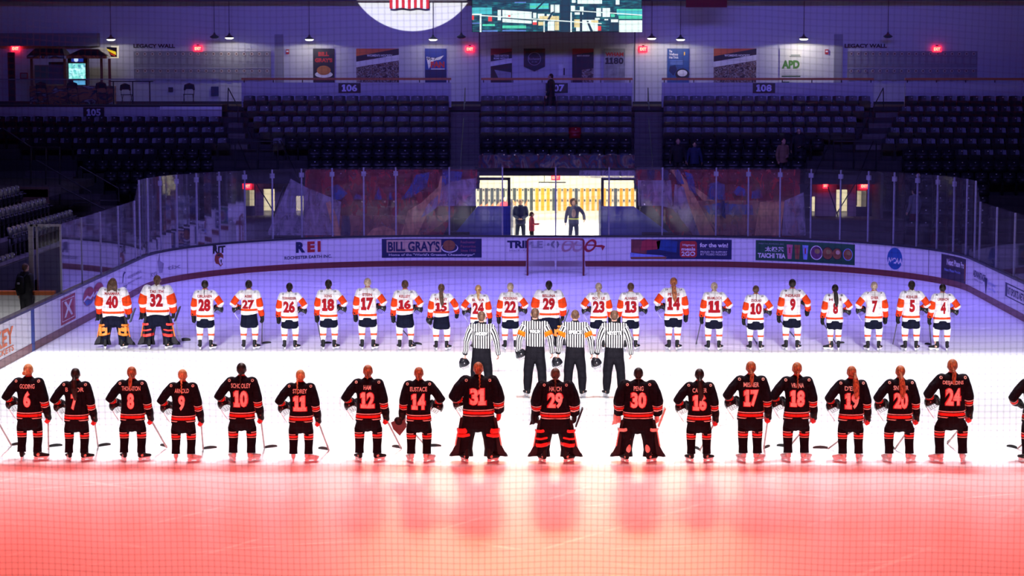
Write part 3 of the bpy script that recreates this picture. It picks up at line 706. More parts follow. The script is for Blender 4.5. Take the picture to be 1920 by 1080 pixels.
pp(p, 'maroon_field', [(-a/2, h*.82), (a/2, h*.9), (a/2, h), (-a/2, h)], c_mar); wall_text('lettering', "MEN'S HOCKEY", .02, h*.79, .07, -.006, c_wht, p, a*.6, .02); pp(p, 'crowd_picture', [(-.05, 0), (a/2, 0), (a/2, h*.42), (-.05, h*.38)], crowd)
p, a, h = poster('radio_station_poster', 1132, 1172, 91, 155, mat('silver_print', (.30, .30, .32), .6, var=.8, vscale=4), 'silver grey radio poster with red word over black number 1180')
wall_text('lettering', 'WHAM', 0, h*.83, .17, -.006, c_red, p, a*.85, .05); wall_text('lettering', '1180', 0, h*.64, .28, -.006, c_blk, p, a*.85, .045)
p, a, h = poster('puck_poster', 1251, 1292, 91, 155, mat('steel_blue_print', (.03, .09, .28), .5, var=.3, vscale=2), 'blue poster with white lines of text and a puck, left above section 108')
for i, t in enumerate(('The', 'Wellness', 'Hat Trick')): wall_text('lettering', t, -a/2+.08+(.06, .19, .20)[i], h*(.92-.09*i), .10, -.006, c_wht, p, (.13, .38, .40)[i], .04)
for i in range(3): pp(p, 'small_print', [(-.35, h*(.63-.045*i)), (.2, h*(.63-.045*i)), (.2, h*(.645-.045*i)), (-.35, h*(.645-.045*i))], c_lil)
pp(p, 'puck_picture', [(x+.18, z+h*.25) for x, z in disc(.30, .24)], c_blk); pp(p, 'puck_mark', [(x+.18, z+h*.28) for x, z in disc(.21, .14)], c_wht, -.008); pp(p, 'skater_picture', [(-.4, .5), (-.2, .3), (-.05, .55), (-.12, .75), (-.35, .7)], c_navy); pp(p, 'stripe', [(.24, h*.8), (.29, h*.8), (.29, h*.9), (.24, h*.9)], mat('yellow_print', (.8, .5, .05), .5))
p, a, h = poster('white_poster', 1462, 1503, 91, 156, mat('ivory_print', (.62, .62, .58), .6), 'white poster with big green letters under the lit lamp above section 108')
wall_text('lettering', 'APD', 0, h*.54, .36, -.006, mat('leaf_green_print', (.07, .22, .03), .5), p, a*.82, .06)
for x0, x1, z0, z1 in ((.0, .4, .80, .82), (-.05, .42, .76, .78), (-.38, .42, .18, .22), (-.38, -.05, .02, .05)): pp(p, 'bar', [(x0, h*z0), (x1, h*z0), (x1, h*z1), (x0, h*z1)], mat('dark_green_print', (.03, .09, .03), .5))
for i in range(3): pp(p, 'small_print', [(-.38, h*(.36-.05*i)), (.4, h*(.36-.05*i)), (.4, h*(.375-.05*i)), (-.38, h*(.375-.05*i))], c_gry)
for px, py, nm, lb in ((539, 97, 'fire_alarm', 'small red fire alarm left of the burger poster'), (1550, 97, 'fire_alarm', 'small red fire alarm right of the green-lettered poster')):
    x, y, z = at(px, py, WY-.04); t = thing(nm, lb, 'fire alarm', (x, y, z)); mb = MB(); mb.b2(-.07, .07, -.03, .04, -.1, .1, c_red); mb.build('body', t); mb = MB(); mb.b2(-.05, .05, -.04, -.03, -.02, .05, c_wht); mb.build('strobe', t)
x, y, z = at(1052, 132, WY-.06); t = thing('wall_phone', 'pale wall telephone with black handset right of the shield pennant', 'telephone', (x, y, z)); mb = MB(); mb.b2(-.1, .1, -.04, .06, -.25, .25, c_wht); mb.build('body', t); mb = MB(); mb.b2(.1, .16, -.07, .0, -.2, .1, c_blk); mb.build('handset', t)
# exit signs
m_exit = mat('exit_red', (.3, .0, .0), .4, emit=(1, .012, .03), es=5); m_exitw = mat('exit_letter', (.6, .1, .05), .4, emit=(1, .20, .12), es=5)
def exit_sign(px, py, Y, label, wd=.36, hh=.24):
    x, y, z = at(px, py, Y); t = thing('exit_sign', label, 'exit sign', (x, y, z), group='red EXIT signs')
    mb = MB(); mb.b2(-wd/2, wd/2, 0, .05, -hh/2, hh/2, m_exit); mb.build('housing', t); wall_text('lettering', 'EXIT', 0, 0, hh*.55, -.004, m_exitw, t, wd*.75, .04)
    mb = MB(); mb.b2(-.05, .05, .0, .05, hh/2, hh/2+.05, m_black); mb.build('mount', t)
    l = bpy.data.lights.new('exit_glow', 'POINT'); l.energy = .4; l.color = (1, .03, .05); l.shadow_soft_size = .05; o = bpy.data.objects.new('exit_glow', l); COL.objects.link(o); o.location = (x, y-.15, z)
for a_ in ((29, 91, WY-.1, 'red EXIT sign at the far left above the concession stand'), (371, 91, WY-.1, 'red EXIT sign above the left plaque wall'), (881, 92, WY-.1, 'red EXIT sign left of section 107'),
           (1206, 92, WY-.1, 'red EXIT sign right of section 107'), (1757, 92, WY-.1, 'red EXIT sign above the right plaque wall')): exit_sign(*a_)
# pendant lamps
m_shade = mat('lamp_shade', (.06, .09, .09), .4); m_bulb = mat('lamp_bulb', (1, 1, .9), .3, emit=(1, .97, .82), es=6)
LY = 91.0
LAMPS = [(208, 74, 1, .5), (430, 71, 1, 1.0), (580, 74, 1, 1.1), (812, 74, 1, .6), (1222, 72, 1, 1), (1276, 74, 1, .8), (1507, 73, 1, 2.4), (402, 70, 0, 0), (865, 70, 0, 0), (1665, 69, 0, 0)]
def lamp(px, py, lit, pw, i):
    x, y, z = at(px, py, LY-.0)
    where = ['above the concession stand', 'right above the left plaque wall', 'above the burger poster', 'above the blue radio poster', 'right of section 107 beside the exit sign', 'above the puck poster', 'above the green-lettered poster', 'left above the left plaque wall', 'left of the scoreboard', 'above the right plaque wall'][i]
    t = thing('pendant_lamp', ('lit' if lit else 'unlit')+' barn pendant lamp hanging '+where, 'lamp', (x, y, z), group='pendant lamps over the concourse')
    mb = MB(); mb.tube([(0, 0, 0), (0, 0, .03), (0, 0, .09), (0, 0, .13), (0, 0, .2)], [.2, .2, .11, .05, .04], m_shade, 18, (1, 0, 0), False); mb.build('shade', t, True)
    mb = MB(); mb.tube([(0, 0, .2), (0, 0, 3.0)], [.012, .012], m_black, 6, (1, 0, 0), False); mb.build('cord', t)
    mb = MB(); mb.tube([(0, 0, -.055), (0, 0, -.03), (0, 0, .002)], [.09, .15, .19], m_bulb if lit else m_shade, 16, (1, 0, 0), False); mb.build('bulb', t, True)
    if lit:
        l = bpy.data.lights.new('lamp_light', 'SPOT'); l.energy = 52*pw; l.color = (1, .93, .78); l.spot_size = math.radians(172); l.spot_blend = .12; l.shadow_soft_size = .06
        o = bpy.data.objects.new('lamp_light', l); COL.objects.link(o); o.location = (x, y, z-.06)
for i, L in enumerate(LAMPS): lamp(*L, i)
# parapets, rails and section signs
def parapet(px0, px1, sign=None, spx=0, lab=''):
    Y = 87.0; x0, x1 = X(px0, Y), X(px1, Y); r = thing('parapet_'+'rail', 'orange-topped guard rail on the pale parapet '+lab, 'guard rail', ((x0+x1)/2, Y, 6.4))
    h = (x1-x0)/2
    bx('wall_'+('parapet'), x0, x1, Y-.12, Y+.05, 5.38, 6.38, m_parap)
    mb = MB(); mb.b2(-h, h, -.12, .08, .08, .17, m_rail); mb.build('handrail', r)
    n = int((x1-x0)/1.2)
    for i in range(n+1):
        q = -h+.1+(2*h-.2)*i/n; mb = MB(); mb.b2(q-.02, q+.02, -.04, 0, -.02, .08, m_steel); mb.build('bracket', r)
    if sign:
        s = thing('section_sign', 'black section sign reading %s, %s' % (sign, {'106': 'below the burger poster', '107': 'half hidden by a person', '108': 'below the wide poster on the right'}[sign]), 'sign', (X(spx, Y-.15), Y-.15, Z(165, Y)))
        mb = MB(); mb.b2(-.45, .45, 0, .03, -.2, .2, c_blk); mb.build('board', s); wall_text('lettering', sign, 0, 0, .28, -.004, mat('lilac_lettering', (.75, .75, .95), .5), s, .62, .04)
parapet(453, 846, '106', 655, 'of section 106'); parapet(902, 1186, '107', 1044, 'of section 107'); parapet(1241, 1638, '108', 1433, 'of section 108'); parapet(1697, 1980, None, 0, 'at the far right')
# lower platform of section 105
Y5 = 85.4
bx('floor_platform', -28, X(415, Y5), Y5, 87.2, 5.25, 5.5, m_conc)
bx('wall_platform', -28, X(415, Y5), Y5-.1, Y5, 4.6, Z(201, Y5), m_parap)
bx('trim_12', X(299, Y5-.1), X(415, Y5-.1), Y5-.16, Y5-.1, Z(206, Y5), Z(200, Y5), mat('bright_ledge', (.8, .8, .85), .5))
s = thing('section_sign', 'black section sign reading 105 on the lower platform', 'sign', (X(174, Y5-.12), Y5-.12, Z(211, Y5))); mb = MB(); mb.b2(-.42, .42, 0, .02, -.2, .2, c_blk); mb.build('board', s); wall_text('lettering', '105', 0, 0, .28, -.004, mat('lilac_lettering', (.75, .75, .95), .5), s, .56, .04)
t = thing('glass_guard_rail', 'clear glass guard with thin top rail along the platform of section 105', 'guard rail', (X(200, Y5), Y5+.05, 5.5))
x0, x1 = X(-40, Y5)-t.location.x, X(413, Y5)-t.location.x
mb = MB(); mb.b2(x0, x1, -.02, .02, 1.0, 1.04, mat('steel_top_rail', (.3, .3, .36), .4, .6)); mb.build('top_rail', t); mb = MB(); mb.b2(x0, x1, -.005, .005, 0, 1.0, m_glass); mb.build('pane', t)
# ---- stepped concrete
GAPS = {}
def segs(k):
    Y = rowY(k); out = [[-24, 24]]
    cuts = []
    if k >= 6: cuts.append((-3.15, 3.15))
    if 5 <= k <= 8: cuts += [(X(447, Y), X(572, Y)), (X(1520, Y), X(1692, Y))]
    if k >= 5: cuts.append((-24, -17.2 if k < 8 else -14.4))
    if k < 2: cuts.append((-24, X(415, Y)))
    for a, b in sorted(cuts):
        new = []
        for s0, s1 in out:
            if b <= s0 or a >= s1: new.append([s0, s1]); continue
            if a > s0: new.append([s0, a])
            if b < s1: new.append([b, s1])
        out = new
    return out
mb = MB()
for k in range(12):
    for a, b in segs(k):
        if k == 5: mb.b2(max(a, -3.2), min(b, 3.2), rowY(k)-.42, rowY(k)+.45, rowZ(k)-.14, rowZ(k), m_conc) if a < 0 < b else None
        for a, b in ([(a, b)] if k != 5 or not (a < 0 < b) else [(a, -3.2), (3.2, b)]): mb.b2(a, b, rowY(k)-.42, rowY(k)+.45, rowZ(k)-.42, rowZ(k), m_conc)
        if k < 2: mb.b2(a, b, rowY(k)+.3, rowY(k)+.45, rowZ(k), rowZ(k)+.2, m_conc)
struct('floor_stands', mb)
# aisle steps
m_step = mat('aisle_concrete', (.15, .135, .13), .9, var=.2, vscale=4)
AIS = [(845, 899), (1190, 1242)]
mb = MB()
for a, b in AIS:
    for k in range(0, 11):
        Y = rowY(k)
        if k >= 7 : continue
        mb.b2(X(a, Y), X(b, Y), Y-.05, Y+.40, rowZ(k), rowZ(k)+.2, m_step); mb.b2(X(a, Y), X(b, Y), Y-.43, Y-.05, rowZ(k)-.2, rowZ(k)+.01, m_step)
for k in range(0, 4):
    Y = rowY(k)
    for a, b in ((430-0*k, 453+4*k), (1640-12*k, 1692-10*k)): mb.b2(X(a, Y), X(b, Y), Y-.43, Y+.40, rowZ(k), rowZ(k)+.19, m_step)
struct('floor_steps', mb)
# ---- seats
m_seat = mat('dark_grey_seat', (.021, .022, .027), .35, spec=.35); m_seatr = mat('red_seat', (.35, .01, .02), .4); m_seatf = mat('black_seat_frame', (.01, .01, .012), .5)
m_glint = mat('seat_glint_white', (.9, .9, .95), .2, .3)  # near-white colour standing in for the highlight on each seat back
mb = MB(); W = .243
prof = [(-.04, .42), (-.015, .62), (.04, .84)]
vs = []
for sgn, th in ((0, 0), (1, .035)):
    for (y, z) in prof:
        ins = .012 if z > .8 else 0
        for x in (-W+ins, -W*.4, W*.4, W-ins): vs.append((x, y+th+(.025 if abs(x) < .1 else 0), z+(.02 if abs(x) < .1 and z > .8 else 0)))
fs = []
for lay in (0, 12):
    for r_ in range(2):
        for c in range(3):
            f = (lay+r_*4+c, lay+r_*4+c+1, lay+r_*4+c+5, lay+r_*4+c+4); fs.append(f if lay == 0 else tuple(reversed(f)))
for c in range(3): fs += [(c, c+12, c+13, c+1), (8+c, 9+c, 21+c, 20+c)]
for r_ in range(2): fs += [(r_*4, r_*4+4, r_*4+16, r_*4+12), (r_*4+3, r_*4+15, r_*4+19, r_*4+7)]
mb.add(vs, fs, m_seat); me_back = mb.mesh('backrest')
mb = MB(); mb.box((0, -.085, .53), (.43, .05, .26), m_seat, Matrix.Rotation(.10, 3, 'X')); mb.box((0, -.105, .655), (.42, .06, .025), m_seat); me_pan = mb.mesh('seat_pan')
mb = MB()
for sx in (-1, 1): mb.b2(sx*.235-.015, sx*.235+.015, -.2, .05, .56, .60, m_seatf); mb.b2(sx*.235-.012, sx*.235+.012, -.04, .04, 0, .57, m_seatf)
mb.b2(-.235, .235, -.03, .03, .36, .41, m_seatf)
me_frame = mb.mesh('frame')
mb = MB(); mb.ell((.03, -.012, .80), (.030, .010, .020), m_glint, 8, 5); me_glint = mb.mesh('glint_dot', True)  # small pale dot painted in as the glint on the backrest
def seat_spots():
    out = []
    def run(k, a, b, sec):
        Y = rowY(k); x0, x1 = X(a, Y), X(b, Y); n = int(round((x1-x0)/.508))
        for i in range(n): out.append(((x0+(i+.5)*(x1-x0)/n, Y, rowZ(k)), 0, sec, k, i))
    L6 = {0: 455, 1: 462, 2: 473, 3: 484, 4: 510, 5: 575, 6: 575, 7: 600, 8: 640}
    R8 = {0: 1634, 1: 1622, 2: 1608, 3: 1605, 4: 1548, 5: 1515, 6: 1510, 7: 1490, 8: 1440}
    L9 = {0: 1697, 1: 1686, 2: 1675, 3: 1665, 4: 1655, 5: 1695, 6: 1697, 7: 1700, 8: 1700}
    L5 = {2: -40, 3: -40, 4: 35, 5: 140, 6: 150, 7: 190, 8: 215, 9: 245, 10: 300, 11: 315}
    R5 = {2: 415, 3: 425, 4: 430, 5: 395, 6: 398, 7: 440, 8: 440, 9: 440, 10: 440, 11: 440}
    for k in range(0, 9): run(k, L6[k], 842, '106'); run(k, 1244, R8[k], '108')
    for k in range(0, 6): run(k, 901, 1185, '107')
    for k in range(0, 12): run(k, L9.get(k, 1700), 1990 if k < 8 else 1860, '109')
    for k in range(2, 12): run(k, L5[k], R5[k], '105')
    for j in range(5):
        n = (16, 14, 12, 10, 8)[j]
        for i in range(n): out.append(((-15.5-.8*j, 68.0-.2*j-.508*i, 1.6+.4*j), PI/2, 'side', j, i))
    for i in range(10): out.append(((-15.4, 60.2-.508*i, .9), PI/2, 'low side', 0, i))
    return out
SEATS = seat_spots()
ORD = ['top', 'second', 'third', 'fourth', 'fifth', 'sixth', 'seventh', 'eighth', 'ninth', 'tenth', 'eleventh', 'twelfth']
SEATS.sort(key=lambda s: (s[0][0])**2+(s[0][1])**2)
near = SEATS[:300]; far = SEATS[300:]
red = min(SEATS, key=lambda s: abs(s[0][0]-X(1078, rowY(3)))+10*abs(s[3]-3)+(0 if s[2] == '107' else 99))
NTH = ['first', 'second', 'third', 'fourth', 'fifth', 'sixth', 'seventh', 'eighth', 'ninth', 'tenth', 'eleventh', 'twelfth', 'thirteenth', 'fourteenth', 'fifteenth', 'sixteenth', 'seventeenth', 'eighteenth', 'nineteenth', 'twentieth']+['twenty-'+q for q in ('first', 'second', 'third', 'fourth', 'fifth', 'sixth', 'seventh', 'eighth', 'ninth')]
def seat_obj(sp, isred=False):
    (x, y, z), rz, sec, k, i = sp; nth = NTH[i]
    if sec == 'side': lab = 'folding seat in the left side stand, %s row up, %s from its far end' % (NTH[k], nth); grp = 'side stand seats, row %d' % (k+1)
    elif sec == 'low side': lab = 'folding seat in the low row behind the penalty box, %s from its far end' % nth; grp = 'low side seats'
    else: lab = 'dark grey folding seat, %s, %s row down, %s from its left end' % ('left corner section' if sec == '105' else ('right corner section' if sec == '109' else 'section '+sec), NTH[k], nth); grp = 'seats of section %s, row %d' % (sec, k+1)
    if isred: lab = 'single red folding seat among the dark seats of section 107'; grp = None
    t = thing('stadium_seat', lab, 'seat', (x, y, z), rz, grp)
    for nm, me in (('backrest', me_back), ('seat_pan', me_pan), ('frame', me_frame), ('glint_dot', me_glint)):
        if isred and nm in ('backrest', 'seat_pan'): me = recolor(me, m_seatr)
        link(nm, me, t)
seat_obj(red, True)
for sp in near:
    if sp is not red: seat_obj(sp)
mb = MB()
src = [([tuple(v.co) for v in me.vertices], [tuple(p.vertices) for p in me.polygons], me.materials[0]) for me in (me_back, me_pan, me_frame, me_glint)]
for sp in far:
    if sp is red: continue
    (x, y, z), rz = sp[0], sp[1]; c, s_ = math.cos(rz), math.sin(rz)
    for vs, fs, m in src: mb.add([(x+v[0]*c-v[1]*s_, y+v[0]*s_+v[1]*c, z+v[2]) for v in vs], fs, m)
tag(mb.build('upper_seat_rows'), 'the many far dark grey folding seats filling the upper rows of the end stand', 'seats', kind='stuff')
# side stand under the left side seats
mb = MB()
for j in range(6): mb.b2(-15.9-.8*j, -15.05-.8*j, 40, 68.6, 1.2+.4*j, 1.6+.4*j, m_conc)
mb.b2(-15.1, -15.0, 40, 68.6, 0, 1.6, m_dark)
mb.b2(-15.9, -15.0, 54, 61.5, .5, .9, m_conc)
struct('floor_side_stand', mb)
mb = MB(); mb.b2(-18.4, -17.2, 72.0, 72.15, 0, Z(352, 72.0), mat('brown_panel', (.10, .055, .04), .8)); mb.b2(-24, -17.2, 72.0, 79.2, 2.62, 2.88, m_conc); struct('wall_side', mb)
mb = MB()
for k in range(5, 12):
    Y = rowY(k)
    for h in (0, 1): a_ = X((140, 150, 190, 215, 245, 300, 315)[k-5], Y); mb.b2(a_-2.0, a_-.05, Y-.42+.42*h, Y+.0+.42*h, rowZ(k)-.6, rowZ(k)-.2+.2*h, m_step)
struct('floor_corner_steps', mb)
# handrails in the aisles and around the vomitories
def rail(name, pts_list, label, r=.022, m=None):
    t = thing(name, label, 'handrail', pts_list[0][0]); o = Vector(pts_list[0][0])
    for pts in pts_list:
        mb = MB(); mb.tube([Vector(p)-o for p in pts], [r]*len(pts), m or m_steel, 6, (1, .2, .1), False); mb.build('rail_pipe', t)
m_pale = mat('pale_rail_steel', (.30, .32, .24), .4, .5)
for px, lab in ((870, 'pale aisle handrail left of section 107'), (1217, 'pale aisle handrail right of section 107')):
    dx = -1 if px < 1042 else 1
    a_ = at(px+2*dx*-1, 165, 87.0); b_ = at(px+6*dx, 300, rowY(6)); rail('aisle_handrail', [[a_, at(px, 205, 85.6)], [(a_[0], a_[1], 5.55), a_], [at(px-1, 222, 84.5), b_], [(b_[0], b_[1], rowZ(6)), b_]], lab, .02, m_pale)
for sx, lab in ((1, 'left'), (-1, 'right')):
    q = (lambda p: p) if sx == 1 else (lambda p: 2084-p)
    A = lambda px, py, Y: at(q(px), py, Y)
    rail('aisle_handrail', [[A(427, 205, 86.5), A(428, 165, 86.5), A(446, 200, 85.2), A(446, 245, 85.2)], [A(456, 222, 84.4), A(475, 262, 83)], [A(456, 222, 84.4), A(456, 268, 84.4)]], 'bent black handrail at the top of the %s corner aisle' % lab)
    rail('stair_handrail', [[A(447, 265, 82.4), A(478, 340, 80.5), A(515, 400, 79)], [A(478, 340, 80.5), A(478, 385, 80.5)], [A(527, 265, 82.4), A(570, 355, 80)], [A(532, 350, 80), A(513, 405, 79.2)]], 'long sloping black handrail beside the %s corner stairway' % lab)
    t = thing('vomitory_guard', 'black steel guard frame above the %s corner exit' % lab, 'guard rail', A(480, 315, 82.6)); o = t.location.copy()
    for seg in ([A(441, 265, 82.6), A(521, 265, 82.6)], [A(441, 265, 82.6), A(441, 318, 82.6)], [A(521, 265, 82.6), A(521, 318, 82.6)], [A(483, 265, 82.6), A(483, 318, 82.6)], [A(441, 318, 82.6), A(521, 318, 82.6)]):
        mb = MB(); mb.tube([Vector(p)-o for p in seg], [.03, .03], m_steel, 6, (1, .2, .1), False); mb.build('bar', t)
    # vomitory recess with lit doorways
    mb = MB(); Yv = 82.9
    x0, x1 = sorted((X(q(440), Yv), X(q(575), Yv)))
    mb.b2(x0, x1, Yv, Yv+.1, Z(345, Yv), Z(316, Yv), m_conc)          # header
    mb.b2(x0-.1, x0, Yv-1.5, 88, .4, 3.0, m_conc); mb.b2(x1, x1+.1, Yv-1.5, 88, .4, 3.0, m_conc)
    mb.b2(x0, x1, Yv, 88.0, 2.9, 3.0, m_conc)
    mb.b2(x0, x1, 79.5, 88.0, Z(406, 83.2)-.1, Z(406, 83.2), m_conc)
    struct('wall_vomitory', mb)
    wallb = mat('beige_corridor', (.5, .42, .33), .8); mb = MB()
    for a_, b_ in ((440, 455), (474, 491), (512, 552), (567, 575)):
        u, v = sorted((X(q(a_), 83.6), X(q(b_), 83.6))); mb.b2(u, v, 83.6, 83.7, Z(406, 83.6), 3.0, wallb if a_ != 440 else m_conc)
    u, v = sorted((X(q(455), 83.6), X(q(475), 83.6))); mb.b2(u, v, 83.6, 83.7, Z(357, 83.6), 3.0, wallb); mb.b2(u, v, 83.6, 83.7, 1.0, Z(387, 83.6), m_conc)
    for a_, b_, y_ in ((491, 512, 355), (552, 567, 368)): u, v = sorted((X(q(a_), 83.6), X(q(b_), 83.6))); mb.b2(u, v, 83.6, 83.7, Z(y_, 83.6), 3.0, wallb)
    struct('wall_corridor', mb)
    mb = MB(); mb.b2(x0, x1, 86.5, 86.6, .5, 3, mat('cream_corridor', (.8, .74, .60), .7)); mb.b2(x0, x1, 83.7, 86.5, 1.15, 1.2, mat('cream_corridor', (.8, .74, .60), .7)); struct('wall_cream', mb)
    l = area('corridor_lamp', ((x0+x1)/2, 85.0, 2.85), ((x0+x1)/2, 85.6, 0), 2.0, .8, 95, (1, .9, .66), 150)
    exit_sign(q(463), 349, 83.5 if sx == 1 else 83.4, 'red EXIT sign over the %s corner doorway' % lab, .34, .22)
    if sx == -1: exit_sign(1548, 347, 83.4, 'narrow red EXIT sign left of the right corner doorway', .2, .26)
    mb = MB(); u, v = sorted((X(q(504), 83.55), X(q(512), 83.55))); mb.b2(u, v, 83.5, 83.6, Z(355, 83.5), Z(333, 83.5), c_red); struct('trim_%d' % (14+sx), mb)
rail('corner_handrail', [[at(5, 240, 75), at(58, 276, 75)], [at(58, 276, 75), at(112, 276, 75)], [at(58, 276, 75), at(58, 345, 75)], [at(86, 276, 75), at(86, 350, 75)], [at(112, 276, 75), at(112, 385, 75)]], 'black guard frame and handrail in the left corner above the side stand', .03)
rail('corner_handrail', [[at(68, 300, 74), at(170, 360, 74), at(171, 402, 74)], [at(112, 350, 74), at(196, 392, 74)]], 'lower sloping black handrail in the left corner', .026)
rail('corner_handrail', [[at(150, 312, 74.5), at(222, 353, 74.5), at(223, 378, 74.5)], [at(130, 388, 73), at(142, 380, 73), at(168, 381, 73)], [at(182, 379, 73), at(188, 376, 73), at(222, 376, 73)]], 'upper sloping black handrail beside the corner seats', .026)
# ---- drink rails with studs and low walls behind the glass
m_studs = mat('steel_stud', (.8, .8, .9), .15, .9)
def glass_guard(px0, px1, py0, py1, Y, studs, lab):
    t = thing('guard_barrier', lab, 'guard rail', at((px0+px1)/2, py1, Y)); o = t.location.copy()
    a_, b_ = at(px0, py1, Y), at(px1, py0, Y); mb = MB(); mb.b2(a_[0]-o.x, b_[0]-o.x, -.01, .01, 0, b_[2]-a_[2], m_glass); mb.build('pane', t)
    mb = MB(); mb.b2(a_[0]-o.x, b_[0]-o.x, -.04, .04, -.09, -.01, m_steel); mb.build('base_rail', t)
    for px in studs:
        for py in (py0+2, py1-2):
            c = Vector(at(px, py, Y))-o; mb = MB(); mb.tube([c-Vector((0, .03, 0)), c+Vector((0, .03, 0))], [.03, .03], m_studs, 8, (1, 0, 0), False); mb.build('stud', t)
glass_guard(600, 728, 376, 404, 78.4, (620, 661, 679, 722), 'clear glass guard panel left of centre behind the rink glass')
glass_guard(733, 790, 376, 404, 78.4, (739, 782), 'short clear glass guard panel behind the rink glass, left of the tunnel')
glass_guard(1300, 1355, 376, 404, 78.4, (1304, 1347), 'short clear glass guard panel behind the rink glass, right of the tunnel')
glass_guard(1360, 1480, 376, 404, 78.4, (1365, 1408, 1425, 1470), 'clear glass guard panel right of centre behind the rink glass')
for i, (a_, b_) in enumerate(((600, 850), (1235, 1500))): bx('wall_low_%d' % i, X(a_, 78.5), X(b_, 78.5), 78.45, 78.6, 0, Z(404, 78.5), mat('dark_brown_wall', (.05, .035, .035), .8))
# railing glass over the tunnel
t = thing('tunnel_guard_glass', 'row of small glass guard panes above the tunnel in front of section 107', 'guard rail', (0, 81.75, 3.15)); o = t.location.copy()
for i, (a_, b_) in enumerate(((897, 953), (957, 1016), (1020, 1075), (1079, 1132), (1136, 1190))):
    p0, p1 = Vector(at(a_, 315, 81.75))-o, Vector(at(b_, 288, 81.75))-o; mb = MB(); mb.b2(p0.x, p1.x, -.01, .01, p0.z, p1.z, m_glass); mb.build('pane', t)
    for px in (a_+8, b_-8):
        c = Vector(at(px, 290, 81.7))-o; mb = MB(); mb.tube([c-Vector((0, .03, 0)), c+Vector((0, .03, 0))], [.03, .03], m_studs, 8, (1, 0, 0), False); mb.build('stud', t)
# printed vinyl skirt with crowd colours on the rail wall
m_vinyl = blotch('crowd_print_vinyl', [(.015, .04, .12), (.01, .01, .02), (.22, .02, .02), (.02, .05, .16), (.4, .25, .18), (.25, .02, .03), (.01, .01, .02)], 2.2, stretch=(1, .3, .6))
mb = MB(); a_, b_ = at(897, 315, 81.82), at(1190, 291, 81.82); mb.b2(a_[0], b_[0], 81.80, 81.84, a_[2], b_[2], m_vinyl); tag(mb.build('printed_banner'), 'long dark banner printed with a blue and red crowd above the tunnel', 'banner')
# ---- see-through printed banners behind the end glass
def mesh_print(name, col, a=.55):
    m = bpy.data.materials.new(name); m.use_nodes = True; nt = m.node_tree; b = nt.nodes['Principled BSDF']; b.inputs['Base Color'].default_value = (*col, 1); b.inputs['Roughness'].default_value = .7
    o = nt.nodes['Material Output']; t = nt.nodes.new('ShaderNodeBsdfTransparent'); mx = nt.nodes.new('ShaderNodeMixShader')
    tc = nt.nodes.new('ShaderNodeTexCoord'); mp = nt.nodes.new('ShaderNodeMapping'); mp.inputs['Scale'].default_value = (1.6, 1, .7); mp.inputs['Rotation'].default_value = (0, .5, 0); n = nt.nodes.new('ShaderNodeTexNoise'); n.inputs['Scale'].default_value = 2.4; n.inputs['Detail'].default_value = 5; n.inputs['Distortion'].default_value = 1.2
    mr = nt.nodes.new('ShaderNodeMapRange'); mr.inputs[1].default_value = .3; mr.inputs[2].default_value = .7; mr.inputs[3].default_value = a*.45; mr.inputs[4].default_value = min(1, a*1.5)
    nt.links.new(tc.outputs['Object'], mp.inputs[0]); nt.links.new(mp.outputs[0], n.inputs['Vector']); nt.links.new(n.outputs[0], mr.inputs[0]); nt.links.new(mr.outputs[0], mx.inputs[0])
    nt.links.new(t.outputs[0], mx.inputs[1]); nt.links.new(b.outputs[0], mx.inputs[2]); nt.links.new(mx.outputs[0], o.inputs[0]); return m
mp_red = mesh_print('mesh_print_red', (.42, .03, .03), .55); mp_blu = mesh_print('mesh_print_blue', (.04, .10, .34), .55); mp_tan = mesh_print('mesh_print_tan', (.85, .42, .18), .8); mp_lav = mesh_print('mesh_print_lavender', (.52, .46, .55), .48); mp_brn = mesh_print('mesh_print_brown', (.5, .2, .12), .6); mp_nvy = mesh_print('mesh_print_navy', (.02, .03, .10), .8)
def see_banner(lab, polys, Yb=76.3):
    t = thing('mesh_banner', lab, 'banner', (at(polys[0][1][0][0], 440, Yb)[0], Yb, 1.1)); o = t.location.copy()
    for i, (m, pl) in enumerate(polys):
        P = [at(a, b, Yb) for a, b in pl]; mb = MB(); mb.add([(p[0]-o.x, -.012*i, p[2]-o.z) for p in P], [tuple(range(len(P)))], m); mb.build('print_field' if i == 0 else 'printed_shape', t)
see_banner('see-through banner printed with red and blue figures behind the glass, left of the tunnel', [
 (mp_red, [(572, 500), (572, 318), (895, 318), (895, 345), (850, 404), (800, 500)]), (mp_brn, [(560, 441), (572, 404), (850, 404), (800, 441)]), (mp_lav, [(500, 441), (545, 335), (572, 350), (640, 378), (635, 441)]),
 (mp_tan, [(752, 441), (765, 395), (790, 380), (822, 350), (826, 330), (838, 330), (826, 378), (800, 404), (782, 441)]), (mp_lav, [(822, 386), (828, 352), (850, 338), (893, 334), (893, 386)]), (mp_lav, [(790, 408), (800, 385), (822, 365), (822, 386), (808, 398)]),
 (mp_blu, [(768, 352), (780, 328), (806, 322), (800, 350), (772, 370), (752, 374)]), (mp_blu, [(620, 350), (634, 345), (652, 362), (640, 374), (622, 374)]), (mp_blu, [(663, 374), (668, 362), (680, 368), (678, 374)]), (mp_blu, [(702, 374), (711, 350), (717, 374)]), (mp_blu, [(728, 374), (732, 355), (738, 374)]), (mp_nvy, [(640, 441), (642, 404), (655, 404), (658, 441)]),
 (mp_blu, [(830, 318), (868, 322), (864, 338), (846, 340), (828, 352)]), (mp_tan, [(688, 441), (700, 428), (720, 423), (738, 430), (748, 441)]), (mp_tan, [(612, 380), (620, 376), (632, 405), (640, 441), (628, 441)]), (mp_red, [(797, 441), (800, 432), (810, 428), (822, 441)])])
